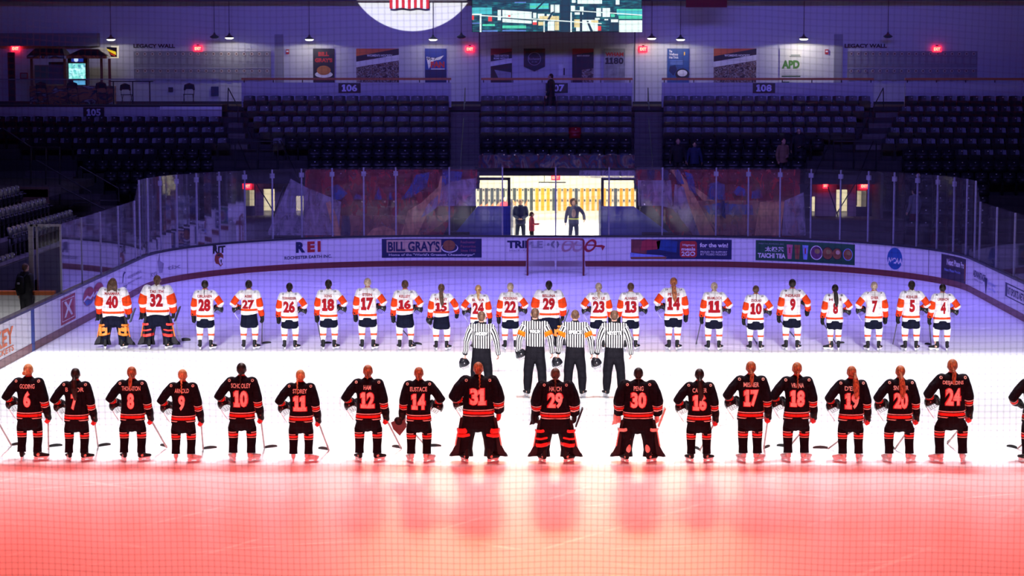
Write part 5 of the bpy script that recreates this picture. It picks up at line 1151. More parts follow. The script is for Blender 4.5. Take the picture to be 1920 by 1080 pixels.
def shirt_mesh(key, arms, kind):
    """jersey or shirt as one continuous surface with arm / hem / stripe coordinates"""
    ck = ('shirt', key, arms, kind)
    if ck in CACHE: return CACHE[ck]
    mb = MB(); m = m_white; rr = random.Random(hash(key) if not isinstance(key, int) else key); j = lambda a=.01: rr.uniform(-a, a)
    if kind == 'player': prof = [(.745, .232, .165), (.80, .228, .165), (.95, .208, .155), (1.1, .198, .15), (1.25, .21, .145), (1.37, .215, .13), (1.45, .175, .105), (1.49, .10, .08), (1.52, .068, .065)]; ar = (.092, .083, .085, .072); shr = .100
    elif kind == 'lean': prof = [(.90, .21, .17), (.95, .21, .175), (1.05, .20, .17), (1.15, .195, .16), (1.27, .205, .15), (1.37, .21, .13), (1.45, .175, .105), (1.49, .10, .08), (1.52, .068, .065)]; ar = (.092, .083, .085, .072); shr = .100
    elif kind == 'goalie': prof = [(.80, .27, .18), (.85, .27, .18), (1.0, .26, .175), (1.15, .255, .17), (1.28, .265, .16), (1.38, .265, .145), (1.46, .21, .115), (1.50, .11, .085), (1.53, .07, .065)]; ar = (.115, .115, .115, .09); shr = .115
    elif kind == 'ref': prof = [(.96, .185, .13), (1.02, .182, .13), (1.12, .195, .13), (1.25, .22, .135), (1.36, .228, .125), (1.44, .175, .098), (1.48, .09, .075), (1.51, .064, .062)]; ar = (.084, .076, .068, .052); shr = .088
    else: prof = [(.80, .20, .14), (.95, .195, .14), (1.1, .19, .14), (1.25, .205, .135), (1.36, .21, .125), (1.44, .165, .10), (1.48, .10, .08), (1.52, .072, .068)]; ar = (.078, .07, .062, .05); shr = .085
    mb.tube([(j(.004), j(.004), p[0]) for p in prof], [(p[1], p[2]) for p in prof], m, 24, (1, 0, 0), True, flat0=True, flat1=True)
    A = []
    for s, a in zip((-1, 1), arms):
        P = arm_pts(a, s, .185 if kind != 'goalie' else .215); mb.ell(P[0]+V3(-s*.01, 0, -.0), (shr, shr*.95, shr*.92), m)
        mid = (P[0]+P[1])*.5+V3(s*.01, 0, .01); fm = (P[1]+P[2])*.5+V3(j(), j(), -.012)
        end = P[2]+(P[2]-P[1]).normalized()*.02
        pts = [P[0], mid, P[1], fm, end]; rad = [ar[0], ar[1]*1.02, ar[2], (ar[2]+ar[3])*.5, ar[3]]
        mb.tube(pts, rad, m, 12, (0, 1, 0), True, flat1=True); A.append((pts, rad))
    me = fuse(mb, 'jersey', .0125, 3, None, .007)
    n = len(me.vertices); arm = [0.0]*n; hem = [1.0]*n; su = [0.0]*n
    for vi, v in enumerate(me.vertices):
        p = v.co; best = (9, 0, None)
        for pts, rad in A:
            L = [0]; 
            for i in range(4): L.append(L[-1]+(pts[i+1]-pts[i]).length)
            for i in range(4):
                ab = pts[i+1]-pts[i]; t = max(0, min(1, (p-pts[i]).dot(ab)/ab.length_squared)); q = pts[i]+ab*t
                r = rad[i]*(1-t)+rad[i+1]*t; d = (p-q).length/r
                if d < best[0]:
                    dd = p-q; ang = math.atan2(dd.y, dd.x*(1 if pts[2].x > 0 else -1))
                    best = (d, (L[i]+ab.length*t)/L[-1], ang)
        k = 0
        while k < len(prof)-2 and prof[k+1][0] < p.z: k += 1
        a_, b_ = prof[k], prof[k+1]; t = max(0, min(1, (p.z-a_[0])/(b_[0]-a_[0]))); rx = a_[1]*(1-t)+b_[1]*t; ry = a_[2]*(1-t)+b_[2]*t
        dt = math.hypot(p.x/rx, p.y/ry)
        if best[0] < 1.12 and best[0] < dt*.98+.02 and best[1] > .05:
            arm[vi] = best[1]; hem[vi] = 1; ang = best[2]; su[vi] = (ang+PI*.5)/(2*PI)*9+.25
        else:
            arm[vi] = 0; hem[vi] = max(0, p.z-prof[0][0]); su[vi] = p.x/.047
    for nm, dat in (('arm', arm), ('hem', hem), ('su', su)):
        at_ = me.attributes.new(nm, 'FLOAT', 'POINT'); at_.data.foreach_set('value', dat)
    bv = BVHTree.FromPolygons([v.co for v in me.vertices], [p.vertices for p in me.polygons])
    CACHE[ck] = (me, bv); return CACHE[ck]
def on_back(bv, name, s, x, z, h, m, par, w=None, bold=.03, xs=1.0, eps=.006, lean=0, arch=0):
    vs, fs = text2d(s, h, w, bold, xs)
    if arch: vs = [(a, b-arch*a*a) for a, b in vs]
    def f(a, b):
        hit = bv.ray_cast(V3(x+a, -2, z+b), V3(0, 1, 0)); y = hit[0].y if hit[0] is not None else -.12
        return (x+a, y-eps, z+b)
    return link(name, flat_mesh(name, vs, fs, m, f, .05), par)
def hair(par, style, col, dy=0, off=0):
    m = HAIR[col]; ck = ('hair', style, dy, off)
    if ck not in CACHE:
        mb = MB(); c = V3(0, dy, -.03)
        mb.ell(c+V3(0, -.012, 1.668), (.088, .100, .108), m, 16, 10)
        y = -.105+dy; o = off; MB_shift = len(mb.v)
        if style == 'bun': mb.ell((o-.02, y-.02, 1.62), (.045, .04, .042), m, 10, 7)
        elif style == 'low': mb.ell(c+V3(0, -.05, 1.60), (.06, .05, .07), m, 10, 7); mb.tube([(o, y, 1.60), (o, y-.02, 1.52)], [.03, .02], m, 8)
        elif style == 'pony': mb.ell((o, y, 1.62), (.03, .035, .03), m, 8, 6); mb.tube([(o, y-.01, 1.62), (o+.005, y-.055, 1.56), (o, y-.07, 1.46), (o+.01, y-.065, 1.37)], [.022, .038, .036, .012], m, 10)
        elif style == 'long': mb.ell((o, y, 1.63), (.03, .035, .03), m, 8, 6); mb.tube([(o, y-.01, 1.62), (o, y-.06, 1.55), (o+.01, y-.085, 1.42), (o+.025, y-.08, 1.28), (o+.02, y-.075, 1.20)], [.026, .050, .060, .048, .014], m, 12)
        elif style == 'loose':
            for k in range(-4, 5): mb.tube([c+V3(k*.018, -.05, 1.68), c+V3(k*.024, -.10, 1.58), V3(k*.028, -.125, 1.46-.012*abs(k)+.01*(k % 2))], [.035, .034, .012], m, 8)
        elif style == 'braid':
            mb.ell((o, y, 1.60), (.024, .03, .028), m, 8, 6)
            for k in range(9): mb.ell((o+.006*(-1)**k, y-.03-.02*min(k, 2)/2, 1.585-.030*k), (.021-.0012*k, .019, .021), m, 8, 6)
        elif style == 'thin':
            for k in range(12): mb.ell((o+.003*(-1)**k, y-.03-.02*min(k, 2)/2, 1.60-.026*k), (.013-.0006*k, .013, .018), m, 8, 6)
        elif style == 'curly':
            rr = random.Random(5)
            for k in range(46): a = rr.uniform(0, 2*PI); b = rr.uniform(-.9, 1.3); mb.ell(c+V3(.12*math.cos(a)*math.cos(b), -.03+.10*math.sin(a)*math.cos(b)*(1 if math.sin(a) < 0 else .5), 1.67+.115*math.sin(b)), (.045, .045, .045), m, 7, 5)
        if style in ('bun', 'pony', 'long', 'braid', 'thin'): mb.v = mb.v[:MB_shift]+[(a, b, q-.03) for a, b, q in mb.v[MB_shift:]]
        me = fuse(mb, 'hair', .0105, 2, m); CACHE[ck] = me
    me = CACHE[ck]
    mk = ('hairc', ck, col)
    if mk not in CACHE: CACHE[mk] = recolor(me, m)
    return link('hair', CACHE[mk], par)
def pants_mesh(kind, legs):
    ck = ('pants', kind, legs)
    if ck in CACHE: return CACHE[ck]
    mb = MB(); m = m_black
    if kind in ('white', 'black', 'lean'):
        top = .82 if kind != 'lean' else .97; bot = .565 if kind != 'black' else .60
        mb.tube([(0, -.01, .70), (0, -.01, .78), (0, 0, top)], [(.205, .155), (.21, .16), (.19, .145)], m, 20, flat1=True)
        for s in (-1, 1): mb.tube([(s*.09, 0, .80), (s*.112, 0, .71), (s*legs, 0, bot)], [(.112, .135), (.102, .132), (.094, .118)], m, 16, flat1=True)
        if kind == 'black':
            for s in (-1, 1): mb.tube([(s*legs, 0, .62), (s*legs, .0, .50)], [.088, .078], m, 12, flat1=True)
    elif kind == 'goalie':
        mb.tube([(0, -.01, .70), (0, -.01, .80), (0, 0, .9)], [(.24, .17), (.25, .18), (.23, .16)], m, 20, flat1=True)
        for s in (-1, 1): mb.tube([(s*.11, 0, .82), (s*.14, 0, .70), (s*legs, 0, .52), (s*(legs+.01), -.01, .3), (s*(legs+.02), 0, .2)], [(.13, .15), (.135, .15), (.11, .12), .075, .06], m, 16, flat1=True)
    elif kind in ('ref', 'long'):
        k = 1.0 if kind == 'ref' else .85
        mb.tube([(0, -.015, .84), (0, -.01, .93), (0, 0, 1.02)], [(.195*k, .14*k), (.19*k, .135*k), (.18*k, .125*k)], m, 20, flat1=True)
        for s in (-1, 1): mb.tube([(s*.09, -.01, .88), (s*.10, 0, .72), (s*legs, .02, .52), (s*(legs+.01), -.01, .33), (s*(legs+.015), -.005, .15)], [(.105*k, .125*k), (.105*k, .118*k), (.092*k, .10*k), (.085*k, .09*k), (.07*k, .08*k)], m, 16, flat1=True)
    me = fuse(mb, 'pants', .0125, 3, m, .008); CACHE[ck] = me; return me
def sock_mesh(team):
    ck = ('sock', team)
    if ck in CACHE: return CACHE[ck]
    mb = MB(); zs = [.62, .55, .48, .41, .355, .30, .25]; rs = [.080, .084, .078, .070, .068, .060, .050]
    if team == 'w': mats = [m_sockw, m_sockw, m_sockw, m_sockr, m_sockw, m_sockw]; 
    else:
        zs = [.62, .55, .535, .515, .47, .45, .435, .36, .28, .17]; rs = [.080, .080, .080, .079, .077, .076, .075, .070, .066, .070]; mats = [m_sockb, m_sockc, m_sockb, m_sockrd, m_sockb, m_sockc, m_sockb, m_sockb, m_sockb]
    mb.tube([(0, .02*math.sin((z-.25)*8)-.01-(.022 if z < .29 else 0), z) for z in zs], rs, m_sockw, 14, (1, 0, 0), False, mats=mats)
    CACHE[ck] = mb.mesh('sock'); return CACHE[ck]
def skate_meshes(col):
    ck = ('skate', col.name)
    if ck in CACHE: return CACHE[ck]
    mb = MB(); mb.tube([(0, -.02, .28), (0, -.03, .22), (0, -.035, .15), (0, -.03, .11)], [(.046, .052), (.044, .050), (.044, .054), (.04, .05)], col, 12, flat0=True)
    mb.tube([(0, -.05, .115), (0, .03, .12), (0, .11, .105), (0, .17, .098)], [(.038, .04), (.042, .045), (.044, .032), (.036, .026)], col, 12, (1, 0, 0))
    boot = fuse(mb, 'boot', .0085, 2, col)
    mb = MB(); mb.box((0, .045, .062), (.032, .25, .028), m_holder); mb.box((0, -.04, .045), (.022, .06, .04), m_holder); mb.box((0, .12, .045), (.022, .06, .04), m_holder); hol = mb.mesh('blade_holder', False)
    mb = MB(); mb.prism([(-.006, 0), (.006, 0), (.006, .032), (-.006, .032)], -.09, .18, m_blade); bl_ = mb.mesh('blade', False)
    mb = MB()
    for k in range(4): mb.box((0, .03+.03*k, .155-.013*k), (.05, .010, .006), m_white)
    lac = mb.mesh('laces', False)
    CACHE[ck] = (boot, hol, bl_, lac); return CACHE[ck]
def skates(par, legs, col, yaw=(.35, -.35)):
    b, h, k, l = skate_meshes(col)
    for s, a in zip((-1, 1), yaw):
        o = link('skate', b, par, (s*legs*1.08, 0, 0), (0, 0, a)); link('blade_holder', h, o); link('blade', k, o); link('laces', l, o)
def glove_mesh(col, s):
    """padded glove hanging along -z: cuff, back pad, four finger rolls and thumb"""
    ck = ('glove', col.name, s)
    if ck in CACHE: return CACHE[ck]
    mb = MB(); mb.tube([(0, 0, .07), (0, 0, .0), (0, 0, -.035)], [(.056, .062), (.052, .056), (.044, .048)], col, 12, flat0=True)
    mb.tube([(0, .0, -.02), (0, .0, -.07), (0, .0, -.11)], [(.036, .054), (.042, .060), (.036, .056)], col, 12)
    for i in range(4):
        y = .042-.028*i; L = (.055, .062, .060, .048)[i]
        mb.tube([(s*.015, y, -.10), (s*.012, y, -.10-L*.6), (-s*.02, y, -.10-L), (-s*.045, y, -.09-L*.6)], [.017, .0165, .016, .013], col, 8, (0, 1, 0))
    mb.tube([(-s*.02, .05, -.04), (-s*.035, .075, -.075), (-s*.04, .07, -.12)], [.02, .019, .016], col, 8, (0, 1, 0))
    me = fuse(mb, 'glove', .0085, 1, col); CACHE[ck] = me; return me
def helmet(label, loc, rz, ry, scale=1, cage=True, col=None, group='helmets held by the players'):
    col = col or m_helm; ck = ('helmet', col.name)
    if ck not in CACHE:
        mb = MB(); n = 18; R = 8; vs = []; fs = []
        def P(i, k, q):
            a = (PI*.60)*i/R; b = 2*PI*k/n; rx, ry_, rz_ = .108*q, .135*q, .115*q
            return (rx*math.sin(a)*math.cos(b), ry_*math.sin(a)*math.sin(b), rz_*math.cos(a)+(.015 if math.sin(b) > .5 and i == R else 0))
        for q in (1, .9):
            for i in range(R+1):
                for k in range(n): vs.append(P(i, k, q))
        N_ = (R+1)*n
        for i in range(R):
            for k in range(n):
                a_ = (i*n+k, (i+1)*n+k, (i+1)*n+(k+1) % n, i*n+(k+1) % n); fs.append(a_); fs.append(tuple(N_+c for c in reversed(a_)))
        for k in range(n): fs.append((R*n+k, N_+R*n+k, N_+R*n+(k+1) % n, R*n+(k+1) % n))
        mb.add(vs, fs, col); mb.ell((0, -.06, .08), (.05, .05, .03), col, 10, 6); mb.ell((0, .05, .095), (.045, .05, .025), col, 10, 6); sh_ = mb.mesh('shell')
        mb = MB()
        for k in range(5):
            z = -.01-.027*k; r = .100-.008*k; mb.tube([(r*math.cos(t), .03+(r+.02)*math.sin(t), z) for t in (0, .5, 1.0, PI/2, 2.14, 2.64, PI)], [.0035]*7, m_cage, 4, (0, 0, 1), False)
        for t in (.55, 1.05, PI/2, 2.1, 2.6): mb.tube([((.100-.008*k)*math.cos(t), .03+(.12-.008*k)*math.sin(t), -.01-.027*k) for k in range(5)], [.0035]*5, m_cage, 4, (1, 0, 0), False)
        cg = mb.mesh('cage')
        mb = MB(); mb.tube([(-.1, .01, -.03), (-.09, .0, -.14), (-.08, .02, -.26)], [.006]*3, m_nametxt, 5, (0, 1, 0), False); st = mb.mesh('chin_strap')
        mb = MB()
        for sx in (-1, 1): mb.ell((sx*.10, .01, -.02), (.014, .03, .035), m_cage, 8, 6)
        ear = mb.mesh('ear_guard'); CACHE[ck] = (sh_, cg, st, ear)
    t = thing('ice_hockey_helmet', label, 'helmet', loc, rz, group, scale); t.rotation_euler = (0, ry, rz)
    a_, b_, c, d = CACHE[ck]; link('shell', a_, t); 
    if cage: link('cage', b_, t)
    link('chin_strap', c, t); link('ear_guard', d, t)
    return t
def stick(label, hand, foot, bladedir, shaft=None, goalie=False, tape=None):
    """shaft from the hand down to the heel on the ice, then the blade lying on the ice"""
    shaft = shaft or m_shaftr; t = thing('goalie_stick' if goalie else 'hockey_stick', label, 'hockey stick', foot, group='hockey sticks'); o = Vector(foot)
    h = Vector(hand)-o; h2 = h+h.normalized()*.12
    mb = MB(); d = h.normalized(); mb.tube([d*.03, h2], [(.015, .011), (.015, .011)], shaft, 8, (1, 0, 0), False, power=4); mb.build('shaft', t)
    if goalie: mb = MB(); mb.tube([d*.04, d*.62], [(.045, .014), (.045, .014)], m_white if shaft is m_white else shaft, 8, (1, 0, 0), False, power=4); mb.build('paddle', t)
    mb = MB(); mb.tube([h2-d*.16, h2], [(.018, .014), (.018, .014)], m_tape, 8, (1, 0, 0), False); mb.build('grip_tape', t)
    b = Vector((bladedir[0], bladedir[1], 0)).normalized(); L = .27; hgt = .06 if not goalie else .09
    mb = MB(); n = 6; vs = []; nn = Vector((-b.y, b.x, 0))
    for i in range(n+1):
        q = i/n; c = b*L*q+nn*(.035*q*q); lo = .004; hi = hgt*(.55+.45*math.sin(q*PI*.8+.4))*(1 if q < .95 else .8)
        for sgn in (-1, 1):
            vs += [c+nn*.005*sgn+V3(0, 0, lo), c+nn*.004*sgn+V3(0, 0, hi)]
    fs = [(0, 1, 3, 2), (4*n, 4*n+2, 4*n+3, 4*n+1)]
    for i in range(n):
        a_ = 4*i; fs += [(a_, a_+4, a_+5, a_+1), (a_+2, a_+3, a_+7, a_+6), (a_+1, a_+5, a_+7, a_+3), (a_, a_+2, a_+6, a_+4)]
    mb.add(vs, fs, tape or m_tape); mb.build('blade', t)
    return t
def foot_point(px, py): return ground(px, py)
def place(px, fy, ty):
    x, y = ground(px, fy); zt = at(px, ty, y)[2]; return x, y, zt/1.742
def W2(root_loc, sc_, p): return (root_loc[0]+p[0]*sc_, root_loc[1]+p[1]*sc_, root_loc[2]+p[2]*sc_)
HAIRTXT = {'bun': 'in a small bun', 'low': 'tied low', 'pony': 'ponytail', 'long': 'long ponytail', 'loose': 'worn loose', 'braid': 'braid', 'thin': 'thin braid'}
def player(team, num, nm, px, fy, ty, style, col, hside, stk=None, lean=False, bd=(1, 0), goalie=None, hoff=0, legs=.135, boot=None, arms=None, tilt=0, var=0, shaft=None, hloc=None, yaw=None):
    x, y, s_ = place(px, fy, ty); tm = 'white' if team == 'w' else 'black'
    hs = {'L': 'left', 'R': 'right', None: ''}[hside]; hc = {'dark': 'dark', 'brown': 'brown', 'blonde': 'blonde', 'auburn': 'auburn', 'fair': 'fair'}[col]
    what = 'goalie' if goalie else 'hockey player'
    if num == '': lab = '%s in %s jersey cut off by the picture edge at the %s' % (what, tm, 'left' if px < 500 else 'right')
    else: lab = '%s in %s jersey number %s, %s hair %s' % (what, tm, num, hc, HAIRTXT[style])
    r = thing('person', lab, 'person', (x, y, 0), 0, 'white-jersey team standing on the far blue line' if team == 'w' else 'black-jersey team standing on the near blue line', s_)
    if arms is None: arms = ('goal', 'goal') if goalie else (('hip', 'down') if hside == 'L' else ('down', 'hip'))
    kind = 'goalie' if goalie else ('lean' if lean else 'player'); lg = .20 if goalie else legs
    link('body', body_mesh(0, arms, 0, m_skin, False, .07, lg), r)
    jm, bv = shirt_mesh(var, arms, kind)
    ck = ('jc', id(jm), team)
    if ck not in CACHE:
        c = jm.copy(); c.materials[0] = M_jw if team == 'w' else M_jb; CACHE[ck] = c
    j = link('jersey', CACHE[ck], r)
    if not num == '':
        nh = .30 if not lean else .22; zc = 1.13 if not goalie else 1.17
        if lean: zc = 1.15
        nw = (.135 if len(num) == 1 else .27)*(1 if not goalie else 1.12); nw = .085*len(num)+.05 if team == 'w' and len(num) > 1 else nw
        if team == 'w' and len(num) > 1: nw = .30
        zn = 1.385 if not goalie else 1.41
        if team == 'w':
            on_back(bv, 'number', num, 0, zc, nh*1.02, m_num_w, j, nw, .055, eps=.010)
            on_back(bv, 'name_lettering', nm, 0, zn-.035, .068, m_num_w, j, min(.36, .046*len(nm)), .03, eps=.009)
        else:
            on_back(bv, 'number_outline', num, 0, zc, nh*1.0, m_num_bo, j, nw*1.0, .085, eps=.006); on_back(bv, 'number', num, 0, zc, nh*.93, m_num_b, j, nw*.88, .045, eps=.011)
            on_back(bv, 'name_lettering', nm, 0, zn-.03, .080, m_num_b, j, min(.34, .044*len(nm)), .02, eps=.010)
            for s in (-1, 1):
                o = on_back(bv, 'shoulder_patch', 'O', s*.20, 1.445, .05, m_sockc, j, .05, .06, eps=.006)
        if team == 'w':
            for s in (-1, 1): on_back(bv, 'shoulder_number', num, s*.165, 1.46, .045, m_num_wo, j, .06, .02, eps=.006)
    mb = MB(); mb.tube([(0, .0, 1.50), (0, .0, 1.53)], [(.074, .07), (.066, .062)], m_orangeband, 14, (1, 0, 0), False); ckc = ('collar', team)
    if ckc not in CACHE: CACHE[ckc] = recolor(mb.mesh('collar'), mat('collar_orange_red', (.75, .06, .02), .7) if team == 'w' else m_redglove)
    link('collar', CACHE[ckc], j)
    hair(r, style, col, .01, hoff)
    pk = 'goalie' if goalie else ('lean' if lean else ('white' if team == 'w' else 'black'))
    ckp = ('pc', pk, lg, team)
    if ckp not in CACHE: CACHE[ckp] = recolor(pants_mesh(pk, lg), m_navy if team == 'w' else m_pantsb)
    link('pants', CACHE[ckp], r)
    if not goalie:
        for s in (-1, 1): link('sock', sock_mesh(team), r, (s*lg*1.05, 0, 0)).scale = (1.13, 1.1, 1)
    skates(r, lg, boot or (m_black if team == 'w' else m_black), yaw or ((.3, -.5) if team == 'w' else (.5, -.8)))
    gm = {'w': m_black, 'b': m_redglove}[team]
    for s, a in zip((-1, 1), arms):
        P = arm_pts(a, s)
        if goalie: continue
        d = (P[3]-P[2]).normalized(); q = Vector((0, 0, -1)).rotation_difference(d)
        col_g = m_black if team == 'w' or a != 'down' else m_redglove
        g_ = link('glove', glove_mesh(col_g, s), r, tuple(P[2]+d*.03), q.to_euler()); g_.scale = (1.18, 1.18, 1.18)
        if team == 'b' and a == 'down':
            ckg = ('palm', s)
            if ckg not in CACHE: mb = MB(); mb.tube([(0, 0, .075), (0, 0, .0), (0, 0, -.05), (s*.012, 0, -.085)], [(.060, .066), (.056, .060), (.050, .062), (.040, .060)], m_black, 12, flat0=True); CACHE[ckg] = mb.mesh('cuff')
            link('cuff', CACHE[ckg], g_)
    if goalie: goalie_gear(r, team, goalie, lg, arms)
    # helmet tucked at the waist
    if hside and num != '':
        s = -1 if hside == 'L' else 1; hp = hloc or ((s*.33, .10, 1.0) if not lean else (s*.33, .10, 1.0))
        helmet('black helmet under the %s arm of the %s-jersey %s number %s' % (hs, tm, what, num), W2((x, y, 0), s_, hp), s*.3, s*.5, s_, True, None)
    if stk:
        fx, fyy = ground(*stk); s = 1 if (arms[1] == 'down') else -1
        if goalie: s = 1
        P = arm_pts(arms[0 if s < 0 else 1], s)
        stick('%s stick of the %s-jersey %s, number %s' % ('wide goalie' if goalie else ('dark' if (shaft or m_shaftr) is m_shaft else 'pale'), tm, what, num) if num != '' else 'hockey stick of the black-jersey player cut off at the %s edge' % ('left' if px < 500 else 'right'),
              W2((x, y, 0), s_, P[3]+V3(0, .01, -.03)), (fx, fyy, .0), bd, shaft or (m_shaft if team == 'w' else m_shaftr), bool(goalie))
    return r
def goalie_gear(r, team, style, lg, arms):
    """thick leg pads in front of the legs, straps behind, blocker and catching glove"""
    strap = {'red': m_padr, 'orange': m_pado, 'cream': m_padc, 'mix': m_padr}[style]; shell = m_padk
    for s in (-1, 1):
        mb = MB(); cx = s*(lg+.035)
        prof = [(.10, .20, .155), (.16, .185, .14), (.24, .135, .12), (.40, .130, .12), (.55, .140, .12), (.70, .135, .10), (.84, .115, .08)]
        for i in range(len(prof)-1):
            pass
        n = 9; vs = []
        for z, wx, dy_ in prof:
            for k in range(n):
                a = PI*k/(n-1); vs.append((cx-s*(z-.3)*.17+wx*1.05*math.cos(a)+s*(.03 if z < .2 else 0), .04+dy_*math.sin(a)+(.05 if z < .2 else 0), z))
            for k in reversed(range(n)):
                a = PI*k/(n-1); vs.append((cx-s*(z-.3)*.17+wx*.78*math.cos(a)+s*(.03 if z < .2 else 0), .0+dy_*.45*math.sin(a)+(.05 if z < .2 else 0), z))
        m2 = 2*n; fs = [tuple(reversed(range(m2))), tuple(range(m2*(len(prof)-1), m2*len(prof)))]
        for i in range(len(prof)-1):
            for k in range(m2): fs.append((i*m2+k, i*m2+(k+1) % m2, (i+1)*m2+(k+1) % m2, (i+1)*m2+k))
        mb.add(vs, fs, shell); pd = mb.build('leg_pad', r, True)
        # side wings on the outside
        mb = MB(); mb.prism([(cx+s*.10, .16), (cx+s*.20, .12), (cx+s*.235, .17), (cx+s*.165, .30), (cx+s*.075, .78), (cx+s*.02, .80)], -.02, .03, shell); mb.build('outer_wing', pd)
        mb = MB(); mb.tube([(cx+s*.160, -.026, .31), (cx+s*.105, -.026, .60)], [.012, .012], m_padc if team == 'b' else m_pado, 6, (1, 0, 0), False); mb.build('side_stripe', pd)
        if style == 'red': bands = [(.57, .045), (.49, .03)]; 
        elif style == 'mix': bands = [(.60, .028), (.46, .020), (.34, .034)]
        elif style == 'orange': bands = [(.60, .026), (.50, .05), (.37, .03)]
        else: bands = [(.62, .03)]
        for z, hh in bands:
            mb = MB(); mb.tube([(cx-s*.13, .02, z+.02), (cx-s*.08, -.105, z+.02), (cx+s*.02, -.125, z), (cx+s*.10, -.09, z), (cx+s*.125, .02, z)], [(.012, hh)]*5, strap, 8, (0, 1, 0), False); mb.build('strap', pd)
        if style == 'cream':
            for z, hh in ((.47, .085), (.28, .085)): mb = MB(); mb.ell((cx-s*.06, -.06, z), (.05, .03, hh), strap, 12, 8); mb.build('calf_wrap', pd)
            mb = MB(); mb.ell((cx, -.08, .47), (.03, .02, .03), shell, 8, 6); mb.build('buckle', pd)
        if style == 'orange':
            for dx in (-.07, .07): mb = MB(); mb.b2(cx+dx-.028, cx+dx+.028, -.115, -.085, .40, .57, strap); mb.build('strap', pd)
    # gloves
    for s in (-1, 1):
        if arms[0 if s < 0 else 1] != 'goal': continue
        P = arm_pts('goal', s); c = P[3]
        bc = {'red': m_padk, 'mix': m_padk, 'cream': m_padc, 'orange': m_padk}[style]
        g_ = link('glove', glove_mesh(bc if style != 'red' else m_redglove, s), r, tuple(P[2]+V3(0, 0, -.02)))
        if s > 0 and style != 'red':
            mb = MB(); mb.box((.085, .05, -.06), (.025, .20, .36), bc if style != 'orange' else mat('dull_blue_blocker', (.05, .07, .11), .5), Matrix.Rotation(.35, 3, 'Y')); mb.build('blocker_board', g_)
        elif s < 0:
            mb = MB(); mb.ell((-.05, .04, -.07), (.05, .11, .13), bc if style != 'orange' else m_padk, 12, 8); mb.prism([(-.12, -.2), (.0, -.16), (.02, .04), (-.06, .0)], -.02, .03, bc); mb.build('catching_pocket', g_)
# black team ------------------------------------------------------
P_ = player
B = 'b'
P_(B, '', '', -38, 864, 690, 'pony', 'brown', 'L', (22, 836), bd=(.8, .5))
P_(B, '6', 'GODING', 57, 864, 682, 'bun', 'blonde', 'L', (91, 839), bd=(1, .55), hoff=-.02, yaw=(.1, -1.2))
P_(B, '7', 'B     OR', 145, 865, 690, 'long', 'dark', 'L', (184, 838), bd=(.8, .6))
P_(B, '8', 'THORNTON', 250, 865, 687, 'pony', 'auburn', 'L', (313, 840), bd=(-.5, .9), legs=.15)
P_(B, '9', 'ARNOLD', 345, 867, 692, 'braid', 'blonde', 'L', (381, 843), bd=(1, .5), boot=m_bootp, yaw=(.2, -1.1))
P_(B, '10', 'SCHOOLEY', 455, 866, 680, 'braid', 'dark', 'L', (496, 841), bd=(1, .6), boot=m_bootp, legs=.15)
P_(B, '11', 'STOREY', 565, 867, 693, 'braid', 'blonde', 'L', (617, 845), bd=(-.7, .7), hoff=-.045, boot=m_bootp, yaw=(.1, -1.2))
P_(B, '12', 'HAM', 691, 866, 684, 'low', 'auburn', 'L', (753, 842), bd=(-.6, .8), legs=.15)
P_(B, '14', 'EUSTACE', 786, 867, 688, 'low', 'auburn', 'R', (800, 838), arms=('down', 'hip'), boot=m_bootp)
P_(B, '31', '', 897, 868, 679, 'braid', 'auburn', 'L', None, goalie='red', arms=('hip', 'goal'), hoff=.03)
P_(B, '29', 'HATCH', 1041, 868, 690, 'braid', 'brown', None, None, goalie='mix')
P_(B, '30', 'PENG', 1196, 868, 689, 'thin', 'dark', None, None, goalie='cream', arms=('goal', 'goal'))
P_(B, '16', 'CARTER', 1310, 867, 691, 'long', 'dark', 'L', (1312, 845), bd=(-.3, 1), hoff=.0)
P_(B, '17', 'MISNER', 1406, 867, 677, 'pony', 'auburn', 'L', (1432, 842), bd=(.6, .8), legs=.115, boot=m_bootp)
P_(B, '18', 'VRANA', 1492, 866, 679, 'braid', 'auburn', 'L', (1478, 840), bd=(-.6, .8), boot=m_bootp)
P_(B, '19', "D'ELIA", 1594, 867, 686, 'long', 'auburn', 'L', (1552, 842), bd=(-1, .3), hoff=.05, boot=m_bootp, yaw=(1.0, -.5))
P_(B, '20', 'SNYDER', 1685, 867, 685, 'long', 'auburn', 'L', (1677, 843), bd=(-.2, 1), boot=m_bootp, legs=.17)
P_(B, '24', 'DESJARDINS', 1782, 868, 673, 'pony', 'auburn', 'L', (1776, 832), bd=(.5, .9), boot=m_bootp, legs=.18, yaw=(.9, -.4))
P_(B, '', '', 1938, 868, 684, 'pony', 'brown', 'L', (1907, 842), bd=(-.4, .9))
x_, y_, s_ = place(786, 867, 688); t = thing('catching_glove', 'dark catching glove hanging from the left hand of the black-jersey player number 14', 'glove', W2((x_, y_, 0), s_, (-.37, .06, .74)), 0, None, s_)
mb = MB(); mb.ell((0, 0, 0), (.09, .05, .08), m_padk, 12, 8, Matrix.Rotation(.6, 3, 'Y')); mb.build('palm', t, True)
mb = MB(); mb.prism([(-.14, -.02), (.10, .08), (.14, -.10), (.02, -.26), (-.10, -.14)], -.03, .04, mat('grey_glove_leather', (.09, .06, .07), .5)); mb.build('pocket', t)
